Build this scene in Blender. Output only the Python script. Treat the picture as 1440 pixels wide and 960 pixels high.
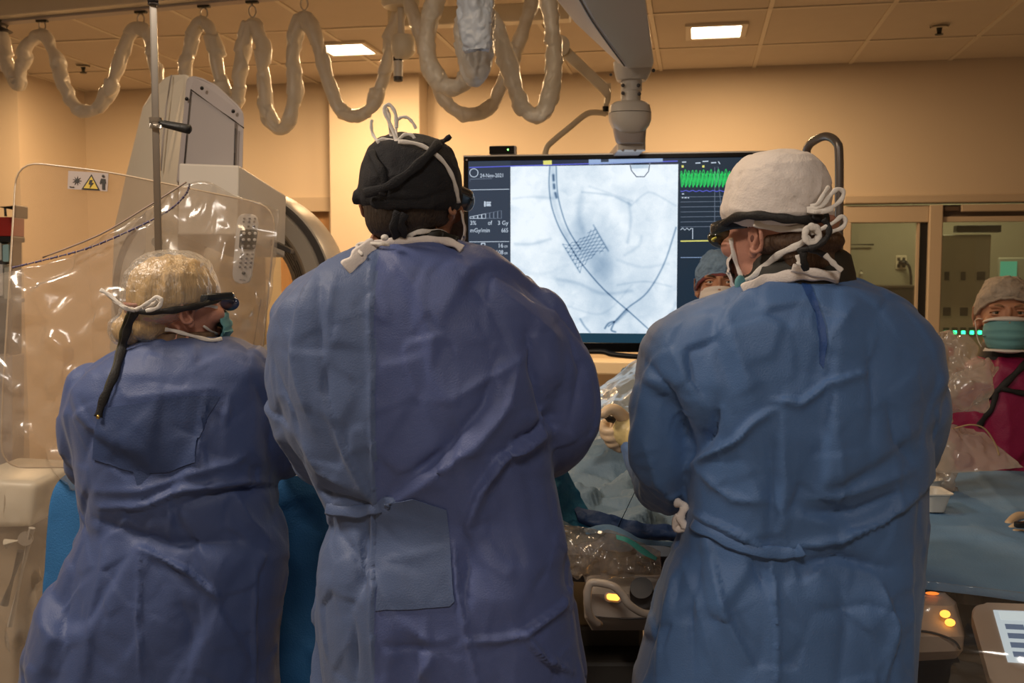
import bpy, bmesh, math, random
import numpy as np
from mathutils import Vector, Matrix, noise
random.seed(7); np.random.seed(7)
for o in list(bpy.data.objects): bpy.data.objects.remove(o)
SC = bpy.context.scene
COL = SC.collection
PI = math.pi
# ------------------------------------------------------------------ camera
FPX = 1400.0; PITCH = math.radians(4); YAW = math.radians(10.5); CH = 1.52
cam = bpy.data.cameras.new('camera'); cam.sensor_width = 36; cam.lens = 36*FPX/1440
camo = bpy.data.objects.new('camera', cam); COL.objects.link(camo)
camo.location = (0, 0, CH); camo.rotation_euler = (PI/2-PITCH, 0, YAW)
cam.clip_start = 0.05
cam.dof.use_dof = True; cam.dof.focus_distance = 1.75; cam.dof.aperture_fstop = 11
SC.camera = camo
# ------------------------------------------------------------------ world, view
w = bpy.data.worlds.new('world'); SC.world = w; w.use_nodes = True
w.node_tree.nodes['Background'].inputs[0].default_value = (1, .8, .6, 1)
w.node_tree.nodes['Background'].inputs[1].default_value = 0.02
SC.view_settings.view_transform = 'Standard'; SC.view_settings.look = 'None'
SC.view_settings.gamma = 1; SC.view_settings.use_curve_mapping = False
SC.view_settings.exposure = 0.0
# ------------------------------------------------------------------ frames
CA, SA = math.cos(YAW), math.sin(YAW)
def V(x, y, z): return Vector((x*CA-y*SA, x*SA+y*CA, z))
def L(px, py, d):
    a = (px-720)/FPX; b = (480-py)/FPX
    t = d/(math.cos(PITCH)+b*math.sin(PITCH))
    return V(t*a, d, CH+t*(b*math.cos(PITCH)-math.sin(PITCH)))
def ray(px, py):
    p = L(px, py, 1.0); return p-Vector((0, 0, CH))
def at_z(px, py, z):
    r = ray(px, py); return r*((z-CH)/r.z)+Vector((0, 0, CH))
def at_Y(px, py, y):
    r = ray(px, py); return r*(y/r.y)+Vector((0, 0, CH))
def at_X(px, py, x):
    r = ray(px, py); return r*(x/r.x)+Vector((0, 0, CH))
def proj(P):  # (n,3) -> px,py
    P = np.asarray(P); x = P[:, 0]*CA+P[:, 1]*SA; y = -P[:, 0]*SA+P[:, 1]*CA; z = P[:, 2]-CH
    fw = y*math.cos(PITCH)-z*math.sin(PITCH); up = y*math.sin(PITCH)+z*math.cos(PITCH)
    return 720+FPX*x/fw, 480-FPX*up/fw
# ------------------------------------------------------------------ lights
CEIL = 2.87
def area(name, loc, size, power, col, rot=(0, 0, 0)):
    l = bpy.data.lights.new(name, 'AREA'); l.shape = 'RECTANGLE'; l.size = size[0]; l.size_y = size[1]
    l.energy = power; l.color = col
    o = bpy.data.objects.new(name, l); o.location = loc; o.rotation_euler = rot; COL.objects.link(o)
    return o
WARM = (1, .63, .31)
lights_at = [at_z(488, 68, CEIL), at_z(1007, 43, CEIL)]
area('ceiling_or_fill_glow', lights_at[0]-Vector((0, 0, .02)), (.22, .22), 34, WARM)
area('ceiling_or_fill_glow', lights_at[1]-Vector((0, 0, .02)), (.22, .22), 34, WARM)
area('ceiling_or_fill_glow', (-3.9, 5.5, CEIL-.02), (.22, .22), 30, WARM)  # extra downlight without a fitting, added for illumination
area('ceiling_or_fill_glow', (-1.6, 5.9, CEIL-.02), (.22, .22), 16, WARM)  # another added downlight, no fitting behind it
area('ceiling_or_fill_glow', (-5.6, 4.6, CEIL-.02), (.22, .22), 20, WARM)  # added downlight out of view, only for illumination
area('ceiling_or_fill_glow', (-1.9, 1.0, CEIL-.02), (.5, .5), 40, (1, .84, .68))  # unseen light added above the people to brighten the gowns
area('ceiling_or_fill_glow', (.1, -.5, CEIL-.02), (.7, .5), 28, (1, .90, .80))  # unseen soft light added behind the camera for the gowns
area('ceiling_or_fill_glow', (-.6, 2.1, CEIL-.02), (.5, .5), 9, (1, .74, .46))  # unseen fill added to brighten the ceiling-hung equipment from the front
area('ceiling_or_fill_glow', (1.9, 8.0, 2.7), (.8, .3), 16, (1, .9, .52))
# ------------------------------------------------------------------ materials
MATS = {}
def nt(m): return m.node_tree.nodes, m.node_tree.links
def mat(name, col, rough=.5, metal=0, bump=0, bscale=60, mottle=0, mscale=8, spec=.5, emit=None, es=0, alpha=1, trans=0, coat=0, sheen=0, stretch=None, ior=None):
    if name in MATS: return MATS[name]
    m = bpy.data.materials.new(name); m.use_nodes = True; n, l = nt(m); b = n['Principled BSDF']
    b.inputs['Base Color'].default_value = (*col, 1); b.inputs['Roughness'].default_value = rough
    b.inputs['Metallic'].default_value = metal; b.inputs['Specular IOR Level'].default_value = spec
    b.inputs['Alpha'].default_value = alpha; b.inputs['Transmission Weight'].default_value = trans
    b.inputs['Coat Weight'].default_value = coat; b.inputs['Sheen Weight'].default_value = sheen
    if ior: b.inputs['IOR'].default_value = ior
    if emit: b.inputs['Emission Color'].default_value = (*emit, 1); b.inputs['Emission Strength'].default_value = es
    tc = n.new('ShaderNodeTexCoord'); src = tc.outputs['Object']
    if stretch:
        mp = n.new('ShaderNodeMapping'); mp.inputs['Scale'].default_value = stretch; l.new(src, mp.inputs[0]); src = mp.outputs[0]
    if mottle or not emit:
        nz = n.new('ShaderNodeTexNoise'); nz.inputs['Scale'].default_value = mscale; nz.inputs['Detail'].default_value = 5
        l.new(src, nz.inputs['Vector'])
        mx = n.new('ShaderNodeMix'); mx.data_type = 'RGBA'
        k = max(mottle, .03)
        mx.inputs[6].default_value = (*[c*(1-k) for c in col], 1); mx.inputs[7].default_value = (*[min(1, c*(1+k)) for c in col], 1)
        l.new(nz.outputs[0], mx.inputs[0]); l.new(mx.outputs[2], b.inputs['Base Color'])
    if bump:
        nb = n.new('ShaderNodeTexNoise'); nb.inputs['Scale'].default_value = bscale; nb.inputs['Detail'].default_value = 3
        l.new(src, nb.inputs['Vector'])
        bp = n.new('ShaderNodeBump'); bp.inputs['Strength'].default_value = bump; bp.inputs['Distance'].default_value = .004
        l.new(nb.outputs[0], bp.inputs['Height']); l.new(bp.outputs[0], b.inputs['Normal'])
    MATS[name] = m; return m
def plastic(name, tint=(.9, .9, .88), clear=.72, haze=.12, rough=.12, bump=.6, bscale=9, creases=True):
    """thin clear film: mostly transparent, a little milky, sharp crinkled gloss"""
    if name in MATS: return MATS[name]
    m = bpy.data.materials.new(name); m.use_nodes = True; n, l = nt(m)
    for x in list(n):
        if x.type == 'BSDF_PRINCIPLED': n.remove(x)
    out = [x for x in n if x.type == 'OUTPUT_MATERIAL'][0]
    tr = n.new('ShaderNodeBsdfTransparent'); tr.inputs[0].default_value = (.97, .96, .94, 1)
    df = n.new('ShaderNodeBsdfDiffuse'); df.inputs[0].default_value = (*tint, 1)
    gl = n.new('ShaderNodeBsdfGlossy'); gl.inputs['Roughness'].default_value = rough; gl.inputs[0].default_value = (1, 1, 1, 1)
    tl = n.new('ShaderNodeBsdfTranslucent'); tl.inputs[0].default_value = (*tint, 1)
    tc = n.new('ShaderNodeTexCoord')
    nz = n.new('ShaderNodeTexNoise'); nz.inputs['Scale'].default_value = bscale; nz.inputs['Detail'].default_value = 2; nz.inputs['Distortion'].default_value = .2
    l.new(tc.outputs['Object'], nz.inputs['Vector'])
    bp = n.new('ShaderNodeBump'); bp.inputs['Strength'].default_value = bump; bp.inputs['Distance'].default_value = .010
    l.new(nz.outputs[0], bp.inputs['Height'])
    l.new(bp.outputs[0], gl.inputs['Normal'])
    ad = n.new('ShaderNodeMixShader'); ad.inputs[0].default_value = .5; l.new(df.outputs[0], ad.inputs[1]); l.new(tl.outputs[0], ad.inputs[2])
    m1 = n.new('ShaderNodeMixShader'); m1.inputs[0].default_value = haze; l.new(tr.outputs[0], m1.inputs[1]); l.new(ad.outputs[0], m1.inputs[2])
    m2 = n.new('ShaderNodeMixShader'); fr = n.new('ShaderNodeLayerWeight'); l.new(bp.outputs[0], fr.inputs['Normal']); pw_ = n.new('ShaderNodeMath'); pw_.operation = 'POWER'; pw_.inputs[1].default_value = 3.0; l.new(fr.outputs['Facing'], pw_.inputs[0])
    ml = n.new('ShaderNodeMath'); ml.operation = 'MULTIPLY_ADD'; ml.inputs[1].default_value = .55; ml.inputs[2].default_value = .06
    l.new(pw_.outputs[0], ml.inputs[0]); l.new(ml.outputs[0], m2.inputs[0])
    l.new(m1.outputs[0], m2.inputs[1]); l.new(gl.outputs[0], m2.inputs[2]); l.new(m2.outputs[0], out.inputs[0])
    MATS[name] = m; return m
# ------------------------------------------------------------------ object helpers
def empty(name, loc, label=None, cat=None, group=None):
    o = bpy.data.objects.new(name, None); o.location = loc; o.empty_display_size = .1; COL.objects.link(o)
    if label: tag(o, label, cat, group)
    return o
def tag(o, label, cat=None, group=None):
    o['label'] = label
    if cat: o['category'] = cat
    if group: o['group'] = group
    return o
def wloc(o):
    v = Vector((0, 0, 0))
    while o: v += o.location; o = o.parent
    return v
def mesh_obj(name, me, m, parent=None, loc=None, smooth=True):
    """me in world coordinates"""
    o = bpy.data.objects.new(name, me); COL.objects.link(o)
    if parent:
        o.parent = parent; pl = wloc(parent)
        if parent.type == 'MESH': pass
        me.transform(Matrix.Translation(-pl))
    elif len(me.vertices):
        cs = np.empty(len(me.vertices)*3); me.vertices.foreach_get('co', cs); cs = cs.reshape(-1, 3)
        c = Vector(((cs[:, 0].min()+cs[:, 0].max())/2, (cs[:, 1].min()+cs[:, 1].max())/2, cs[:, 2].min()))
        me.transform(Matrix.Translation(-c)); o.location = c
    if m: me.materials.append(m)
    if smooth and len(me.polygons): me.polygons.foreach_set('use_smooth', [True]*len(me.polygons))
    return o
def obj(name, bm, m, parent=None, smooth=False, auto=None):
    me = bpy.data.meshes.new(name); bmesh.ops.recalc_face_normals(bm, faces=bm.faces); bm.to_mesh(me); bm.free()
    o = mesh_obj(name, me, m, parent, smooth=smooth)
    if auto and smooth:
        try: me.set_sharp_from_angle(angle=math.radians(auto))
        except Exception: pass
    return o
def struct(name, bm, m, parent=None, **k):
    o = obj(name, bm, m, parent, **k)
    if not parent: o['kind'] = 'structure'
    return o
def box(bm, lo, hi, bevel=0, seg=2):
    lo = Vector(lo); hi = Vector(hi)
    r = bmesh.ops.create_cube(bm, size=1, matrix=Matrix.Translation((lo+hi)/2) @ Matrix.Diagonal((*(hi-lo), 1)))
    if bevel:
        es = list({e for v in r['verts'] for e in v.link_edges})
        bmesh.ops.bevel(bm, geom=es, offset=bevel, segments=seg, affect='EDGES', profile=.5)
    return bm
def nbox(lo, hi, bevel=0, seg=2): return box(bmesh.new(), lo, hi, bevel, seg)
def frame_from(dirv, up=Vector((0, 0, 1))):
    d = Vector(dirv).normalized()
    if abs(d.dot(up)) > .99: up = Vector((0, 1, 0))
    x = d.cross(up).normalized(); y = x.cross(d).normalized(); return x, y, d
def tube(bm, pts, rx, ry=None, n=10, caps=True, up=Vector((0, 0, 1)), closed=False, twist=None):
    """swept elliptical tube; rx,ry scalar or lists"""
    P = [Vector(p) for p in pts]; N = len(P)
    if not hasattr(rx, '__len__'): rx = [rx]*N
    if ry is None: ry = rx
    if not hasattr(ry, '__len__'): ry = [ry]*N
    T = []
    for i in range(N):
        if closed: t = P[(i+1) % N]-P[i-1]
        else: t = P[min(i+1, N-1)]-P[max(i-1, 0)]
        T.append(t.normalized() if t.length > 1e-9 else Vector((0, 0, 1)))
    x, y, _ = frame_from(T[0], up)
    rings = []
    for i in range(N):
        if i:
            q = T[i-1].rotation_difference(T[i]); x = q @ x; y = q @ y
            x = (x-T[i]*x.dot(T[i])).normalized(); y = T[i].cross(x).normalized()
        ring = []
        for k in range(n):
            a = 2*PI*k/n+(twist[i] if twist else 0)
            ring.append(bm.verts.new(P[i]+x*math.cos(a)*rx[i]+y*math.sin(a)*ry[i]))
        rings.append(ring)
    M = N if closed else N-1
    for i in range(M):
        A = rings[i]; B = rings[(i+1) % N]
        for k in range(n): bm.faces.new((A[k], A[(k+1) % n], B[(k+1) % n], B[k]))
    if caps and not closed: bm.faces.new(rings[0][::-1]); bm.faces.new(rings[-1])
    return bm
def smoothpath(pts, k=6):
    P = [Vector(p) for p in pts]; out = []
    for i in range(len(P)-1):
        p0 = P[max(i-1, 0)]; p1 = P[i]; p2 = P[i+1]; p3 = P[min(i+2, len(P)-1)]
        for j in range(k):
            t = j/k
            out.append(.5*((2*p1)+(p2-p0)*t+(2*p0-5*p1+4*p2-p3)*t*t+(3*p1-p0-3*p2+p3)*t**3))
    out.append(P[-1]); return out
def ntube(pts, rx, ry=None, **k): return tube(bmesh.new(), pts, rx, ry, **k)
def cyl(bm, a, b, r, r2=None, n=24, caps=True):
    a = Vector(a); b = Vector(b); return tube(bm, [a, b], [r, r2 if r2 is not None else r], n=n, caps=caps)
def ncyl(a, b, r, r2=None, n=24): return cyl(bmesh.new(), a, b, r, r2, n)
def ellip(bm, c, r, rot=None, u=20, v=14):
    M = Matrix.Translation(Vector(c))
    if rot is not None: M = M @ rot.to_4x4()
    bmesh.ops.create_uvsphere(bm, u_segments=u, v_segments=v, radius=1, matrix=M @ Matrix.Diagonal((*r, 1)))
    return bm
def loft(bm, rings, caps=True, closed=True):
    R = [[bm.verts.new(p) for p in r] for r in rings]
    for i in range(len(R)-1):
        A, B = R[i], R[i+1]; n = len(A)
        for k in range(n if closed else n-1): bm.faces.new((A[k], A[(k+1) % n], B[(k+1) % n], B[k]))
    if caps and closed: bm.faces.new(R[0][::-1]); bm.faces.new(R[-1])
    return bm
def prism(bm, poly, off, bevel=0, seg=2):
    """closed polygon (world pts) extruded by vector off"""
    off = Vector(off)
    A = [bm.verts.new(p) for p in poly]; B = [bm.verts.new(Vector(p)+off) for p in poly]; n = len(A)
    f = [bm.faces.new(A), bm.faces.new(B[::-1])]
    for k in range(n): f.append(bm.faces.new((A[k], B[k], B[(k+1) % n], A[(k+1) % n])))
    if bevel:
        es = list({e for q in f for e in q.edges})
        bmesh.ops.bevel(bm, geom=es, offset=bevel, segments=seg, affect='EDGES', profile=.5)
    return bm
def laplace(me, it=3, lam=.5):
    n = len(me.vertices); co = np.empty(n*3); me.vertices.foreach_get('co', co); co = co.reshape(-1, 3)
    e = np.empty(len(me.edges)*2, int); me.edges.foreach_get('vertices', e); e = e.reshape(-1, 2)
    deg = np.bincount(e.ravel(), minlength=n).astype(float); deg[deg == 0] = 1
    for _ in range(it):
        s = np.stack([np.bincount(e[:, 0], co[e[:, 1], k], n)+np.bincount(e[:, 1], co[e[:, 0], k], n) for k in range(3)], 1)
        co += lam*(s/deg[:, None]-co)
    me.vertices.foreach_set('co', co.ravel()); me.update(); return co
def remesh(bm, voxel, it=3):
    me = bpy.data.meshes.new('tmp'); bmesh.ops.recalc_face_normals(bm, faces=bm.faces); bm.to_mesh(me); bm.free()
    o = bpy.data.objects.new('tmp', me); COL.objects.link(o)
    md = o.modifiers.new('r', 'REMESH'); md.mode = 'VOXEL'; md.voxel_size = voxel; md.adaptivity = 0
    dg = bpy.context.evaluated_depsgraph_get()
    out = bpy.data.meshes.new_from_object(o.evaluated_get(dg))
    bpy.data.objects.remove(o); bpy.data.meshes.remove(me)
    laplace(out, it); return out
def verts_np(me):
    n = len(me.vertices); co = np.empty(n*3); me.vertices.foreach_get('co', co)
    no = np.empty(n*3); me.vertex_normals.foreach_get('vector', no)
    return co.reshape(-1, 3), no.reshape(-1, 3)
def set_np(me, co): me.vertices.foreach_set('co', np.ascontiguousarray(co).ravel()); me.update()
def facet(P, scale, seed, soft=14, stretch=(1, 1, 1)):
    """crumpled-sheet height field: softly blended random planes around scattered seeds"""
    rs = np.random.RandomState(seed); Q = P*np.array(stretch)/scale
    lo = Q.min(0)-.5; hi = Q.max(0)+.5
    n = int(min(900, max(20, np.prod(hi-lo)*.9))); S = rs.rand(n, 3)*(hi-lo)+lo; G = rs.randn(n, 3)
    out = np.zeros(len(P))
    for i in range(0, len(P), 4000):
        q = Q[i:i+4000]; d2 = (q**2).sum(1)[:, None]+(S**2).sum(1)[None]-2*q@S.T
        d = np.sqrt(np.maximum(d2, 1e-6)); k = np.argpartition(d, 4, axis=1)[:, :4]
        dd = np.take_along_axis(d, k, 1); wt = np.exp(-soft*(dd-dd.min(1, keepdims=True))); wt /= wt.sum(1, keepdims=True)
        h = ((q[:, None, :]-S[k])*G[k]).sum(2); out[i:i+4000] = (wt*h).sum(1)
    return out
def polydist(px, py, pts):
    """distance to a polyline, arc parameter 0..1, signed side"""
    best = np.full(len(px), 1e9); T = np.zeros(len(px)); S = np.zeros(len(px)); n = len(pts)-1
    for i in range(n):
        ax, ay = pts[i]; bx, by = pts[i+1]; dx, dy = bx-ax, by-ay; l2 = dx*dx+dy*dy
        t = np.clip(((px-ax)*dx+(py-ay)*dy)/l2, 0, 1); ex = px-ax-t*dx; ey = py-ay-t*dy; d = np.hypot(ex, ey)
        m = d < best; best[m] = d[m]; T[m] = (i+t[m])/n; S[m] = np.sign(dx*ey-dy*ex)[m]
    return best, T, S
def folds(me, F, view=None):
    """F: (pts px, width px, amp m, kind) sculpted on the side of the cloth that faces the camera"""
    co, no = verts_np(me); px, py = proj(co)
    vd = co-np.array([0, 0, CH]); vd /= np.linalg.norm(vd, axis=1)[:, None]
    fac = np.clip(-(vd*no).sum(1)*1.6, 0, 1)
    h = np.zeros(len(co))
    for pts, wd, amp, kind in F:
        d, t, s = polydist(px, py, pts); e = np.sin(np.clip(t, .04, .96)*PI)**.5
        if kind == 'r': h += amp*e*np.exp(-d/(wd*.9))
        elif kind == 'v': h -= amp*e*np.exp(-d/(wd*.9))
        elif kind == 's':   # sharp one-sided fold: steep on one side, soft on the other
            x = d*s; h += amp*e*np.where(x > 0, np.exp(-(x/wd)**2), np.exp(-(x/(wd*.25))**2))
        elif kind == 'S':
            x = -d*s; h += amp*e*np.where(x > 0, np.exp(-(x/wd)**2), np.exp(-(x/(wd*.25))**2))
    co += no*(h*fac)[:, None]; set_np(me, co); return px, py, fac
def text(name, s, m, parent, O, ux, uy, size, align='LEFT', depth=.0004):
    """flat lettering as mesh; O origin world, ux/uy unit vectors"""
    c = bpy.data.curves.new('t', 'FONT'); c.body = s; c.size = size; c.align_x = align; c.extrude = depth; c.resolution_u = 3
    o = bpy.data.objects.new('t', c); COL.objects.link(o)
    dg = bpy.context.evaluated_depsgraph_get(); me = bpy.data.meshes.new_from_object(o.evaluated_get(dg))
    bpy.data.objects.remove(o); bpy.data.curves.remove(c)
    ux = Vector(ux).normalized(); uy = Vector(uy).normalized(); uz = ux.cross(uy)
    M = Matrix((ux, uy, uz)).transposed().to_4x4(); M.translation = Vector(O)
    me.transform(M); return mesh_obj(name, me, m, parent, smooth=False)
# ================================================================== the room
m_wall = mat('painted_wall', (.66, .56, .44), .75, mottle=.03, mscale=2, bump=.15, bscale=160)
m_ceil = mat('ceiling_tile', (.62, .54, .44), .9, bump=.5, bscale=220, mottle=.04)
m_grid = mat('ceiling_grid', (.70, .62, .50), .5)
m_floor = mat('vinyl_floor', (.30, .27, .24), .35, mottle=.15)
m_trim = mat('door_paint', (.52, .43, .33), .45)
m_wood = mat('wood_veneer', (.42, .24, .11), .45, mottle=.35, mscale=5, stretch=(6, 6, .7))
m_dark = mat('black_plastic', (.012, .012, .013), .4)
m_glass = plastic('door_glass', tint=(.25, .22, .16), haze=.10, rough=.02, bump=.01, bscale=.4)
WY = 6.89
X0, X1 = -8.0, 4.2
struct('floor', nbox((X0, -2.5, -.1), (X1, WY, 0)), m_floor)
# ceiling backing plus every tile its own panel
cb = struct('ceiling', nbox((X0, -2.5, CEIL+.03), (X1, WY+.3, CEIL+.13)), m_grid)
TX = [.355+.61*k for k in range(-14, 7)]; TY = [WY, 6.23]+[5.39-.84*k for k in range(0, 9)]
box(b := bmesh.new(), (X0, -2.4, CEIL+.012), (X1, WY, CEIL+.03))
ti = 0; tme = {}
for i in range(len(TX)-1):
    for j in range(len(TY)-1):
        x0, x1 = TX[i]+.012, TX[i+1]-.012; y1, y0 = TY[j]-.012, TY[j+1]+.012
        key = (round(x1-x0, 3), round(y1-y0, 3))
        if key not in tme:
            t = bmesh.new(); box(t, (-(x1-x0)/2, -(y1-y0)/2, 0), ((x1-x0)/2, (y1-y0)/2, .018), .003, 1)
            me = bpy.data.meshes.new('ceiling_tile'); t.to_mesh(me); t.free(); me.materials.append(m_ceil); tme[key] = me
        o = bpy.data.objects.new('ceiling_tile', tme[key]); COL.objects.link(o); o.parent = cb
        o.location = Vector(((x0+x1)/2, (y0+y1)/2, CEIL+.004+.0015*math.sin(ti*2.3)))-cb.location
        o.rotation_euler = (.002*math.sin(ti*1.7), .002*math.cos(ti*3.1), 0); ti += 1
b.free()
for x in TX: struct('grid_bar', nbox((x-.012, -2.4, CEIL-.001), (x+.012, WY, CEIL+.012)), m_grid, cb)
for y in TY[1:]: struct('grid_bar', nbox((X0, y-.012, CEIL-.002), (X1, y+.012, CEIL+.011)), m_grid, cb)
# walls
ydoor = at_Y(1250, 275, WY).z            # top of the sliding door frame
xdl = at_Y(1183, 400, WY).x
# back wall: left stretch with a door, column, right stretch with the sliding door opening
cx0, cx1 = at_Y(463, 200, WY-.22).x, at_Y(590, 200, WY-.22).x
dl0, dl1 = cx0-.62, cx0-.0
dz = at_Y(435, 278, WY).z
b = nbox((-4.6, WY, 0), (dl0-.5, WY+.15, CEIL+.02)); box(b, (dl0-.5, WY, dz-.04), (cx1+.05, WY+.15, CEIL+.02)); box(b, (cx1+.05, WY, 0), (xdl, WY+.15, CEIL+.02)); box(b, (dl1, WY, 0), (cx1+.05, WY+.15, dz-.04))
box(b, (xdl, WY, ydoor), (X1, WY+.15, CEIL+.02)); struct('wall_back', b, m_wall)
struct('trim_1', nbox((cx0, WY-.22, 0), (cx1, WY-.001, CEIL+.01), .004, 1), m_wall)
struct('wall_left', nbox((-4.75, 6.13, 0), (-4.55, WY, CEIL+.01)), m_wall)
struct('wall_left_front', nbox((X0, 6.13, 0), (-4.75, 6.28, CEIL+.01)), m_wall)
struct('wall_far_left', nbox((X0-.15, -2.5, 0), (X0, 6.2, CEIL+.02)), m_wall)
struct('wall_right', nbox((X1, -2.5, 0), (X1+.15, WY+.15, CEIL+.02)), m_wall)
struct('wall_front', nbox((X0, -2.65, 0), (X1, -2.5, CEIL+.02)), m_wall)
# wooden door behind the gantry
d = empty('door_1', (dl0, WY, 0)); d['kind'] = 'structure'
b = nbox((dl0-.5, WY-.03, 0), (dl0-.42, WY+.02, dz)); box(b, (dl1-.08, WY-.03, 0), (dl1, WY+.02, dz)); box(b, (dl0-.42, WY-.03, dz-.10), (dl1-.08, WY+.02, dz))
struct('door_frame', b, m_trim, d)
struct('door_leaf', nbox((dl0-.42, WY+.03, 0), (dl1-.08, WY+.07, dz-.10)), m_wood, d)
struct('door_window', nbox((dl1-.32, WY+.02, 1.5), (dl1-.18, WY+.035, dz-.2), .004, 1), mat('dark_glass', (.05, .035, .02), .1), d)
# sliding glass door frame at the right
zA = at_Y(1250, 289, WY).z; zB = at_Y(1250, 313, WY).z
xm0, xm1 = at_Y(1303, 380, WY).x, at_Y(1322, 380, WY).x
d = empty('door_2', (xdl, WY, 0)); d['kind'] = 'structure'
struct('head_rail', nbox((xdl, WY-.05, zA+.012), (X1, WY+.1, ydoor), .006, 1), m_trim, d)
struct('top_panel', nbox((xdl, WY-.02, zB), (xm0, WY+.06, zA), .004, 1), m_trim, d)
struct('mullion', nbox((xm0, WY-.045, 0), (xm1, WY+.08, zA), .006, 1), m_trim, d)
struct('leaf_rail', nbox((xm1, WY-.02, zB), (X1, WY+.02, zB+.035), .003, 1), m_trim, d)
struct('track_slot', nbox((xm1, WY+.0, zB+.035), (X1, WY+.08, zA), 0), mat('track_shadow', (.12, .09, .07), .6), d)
struct('track_cover', nbox((xm1+.11, WY-.04, zB+.065), (X1, WY, zA), .004, 1), m_trim, d)
struct('track_clip', nbox((xm1+.005, WY-.03, zA-.04), (xm1+.10, WY, zA-.012), .002, 1), mat('brown_metal', (.10, .07, .05), .4), d)
struct('jamb', nbox((xdl, WY-.04, 0), (xdl+.05, WY+.1, zB), .004, 1), m_trim, d)
struct('edge_seal', nbox((xm0-.045, WY+.0, 0), (xm0, WY+.03, zB), 0), m_dark, d)
struct('edge_strip', nbox((xm0-.065, WY-.005, 0), (xm0-.05, WY+.03, zB), 0), m_trim, d)
w1 = struct('window_1', nbox((xdl+.05, WY+.03, .1), (xm0-.05, WY+.038, zB)), m_glass)
w2 = struct('window_2', nbox((xm1, WY+.03, .1), (X1, WY+.038, zB)), m_glass)
# room beyond the glass
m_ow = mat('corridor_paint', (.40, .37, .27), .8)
RY = 8.9
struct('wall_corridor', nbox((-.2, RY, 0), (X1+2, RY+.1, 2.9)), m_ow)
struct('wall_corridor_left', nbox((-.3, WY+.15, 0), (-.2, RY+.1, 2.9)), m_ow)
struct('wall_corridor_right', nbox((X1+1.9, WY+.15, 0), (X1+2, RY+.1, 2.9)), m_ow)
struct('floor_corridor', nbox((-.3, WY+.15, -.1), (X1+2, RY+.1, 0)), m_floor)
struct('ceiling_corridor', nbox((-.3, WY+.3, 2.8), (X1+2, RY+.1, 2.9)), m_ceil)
# pale service panel seen through the right leaf
SY = 7.5
sx0 = at_Y(1328, 400, SY).x; sx1 = at_Y(1392, 400, SY).x
pn = empty('service_panel', (sx0, SY, 0), 'pale wall unit of sockets and switches seen through the right glass leaf', 'wall unit')
m_panel = mat('panel_enamel', (.46, .46, .36), .55)
obj('housing', nbox((sx0-.04, SY, .0), (sx1, SY+.3, at_Y(1350, 330, SY).z), .01), m_panel, pn)
obj('top_lamp_strip', nbox((sx0+.06, SY-.05, at_Y(1350, 327, SY).z), (sx1+.05, SY+.05, at_Y(1350, 317, SY).z), .004), m_dark, pn)
m_sock = mat('dark_socket', (.045, .045, .035), .4)
for (qx, qy, wd) in ((1331, 388, .032), (1354, 388, .032), (1379, 388, .055), (1331, 438, .052), (1355, 438, .052)):
    c = at_Y(qx, qy, SY)
    s = obj('socket_plate', nbox((c.x-wd/2-.008, SY-.006, c.z-.038), (c.x+wd/2+.008, SY, c.z+.038), .002, 1), m_panel, pn)
    obj('socket', nbox((c.x-wd/2, SY-.01, c.z-.03), (c.x+wd/2, SY-.005, c.z+.03), .002, 1), m_sock, pn)
m_green = mat('green_lamp', (.02, .5, .2), .3, emit=(.03, 1, .35), es=5)
for qx in (1330, 1342, 1354, 1366, 1377):
    c = at_Y(qx, 467, SY)
    k = obj('switch', nbox((c.x-.02, SY-.012, c.z-.022), (c.x+.02, SY, c.z+.034), .003, 1), m_sock, pn)
    obj('indicator_lamp', nbox((c.x-.013, SY-.018, c.z-.014), (c.x+.013, SY-.011, c.z+.012), .003, 1), m_green, k)
# monitor far behind
MY = 8.3; a = at_Y(1405, 362, MY); c = at_Y(1438, 392, MY)
mo = empty('corridor_monitor', (a.x, MY, 1.2), 'green screen monitor on a pale bracket behind the right glass leaf', 'monitor')
obj('casing', nbox((a.x, MY, c.z-.05), (c.x+.35, MY+.05, a.z), .01), mat('pale_casing', (.42, .42, .34), .5), mo)
obj('screen', nbox((a.x+.01, MY-.006, c.z), (a.x+.13, MY, a.z-.03)), mat('green_screen', (.05, .2, .1), .3, emit=(.10, .50, .30), es=.5), mo)
obj('stand', nbox((a.x+.1, MY+.0, 0), (a.x+.16, MY+.05, c.z), .005), m_sock, mo)
# outlet with plug
OY = RY; c = at_Y(1267, 369, OY)
ou = empty('wall_outlet', (c.x, OY, c.z), 'cream double wall outlet with a black plug behind the left glass panel', 'outlet')
obj('cover_plate', nbox((c.x-.045, OY-.008, c.z-.06), (c.x+.045, OY, c.z+.06), .004, 1), mat('outlet_cream', (.75, .66, .5), .4), ou)
for s in (-1, 1):
    for q in (-.028, .028): obj('receptacle', nbox((c.x+s*.02-.012, OY-.011, c.z+q-.014), (c.x+s*.02+.012, OY-.007, c.z+q+.014), .003, 1), m_sock, ou)
b = ellip(bmesh.new(), (c.x+.01, OY-.03, c.z+.0), (.038, .03, .022)); 
pl = obj('power_plug', b, m_dark, None, smooth=True); tag(pl, 'black plug with hanging cable pushed into the cream outlet', 'plug')
cb2 = obj('cable', ntube(smoothpath([(c.x+.03, OY-.05, c.z), (c.x+.06, OY-.06, c.z-.05), (c.x+.075, OY-.05, c.z-.2), (c.x+.06, OY-.04, c.z-.5), (c.x+.05, OY-.04, c.z-.9)], 8), .011), m_dark, pl, smooth=True)
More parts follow.
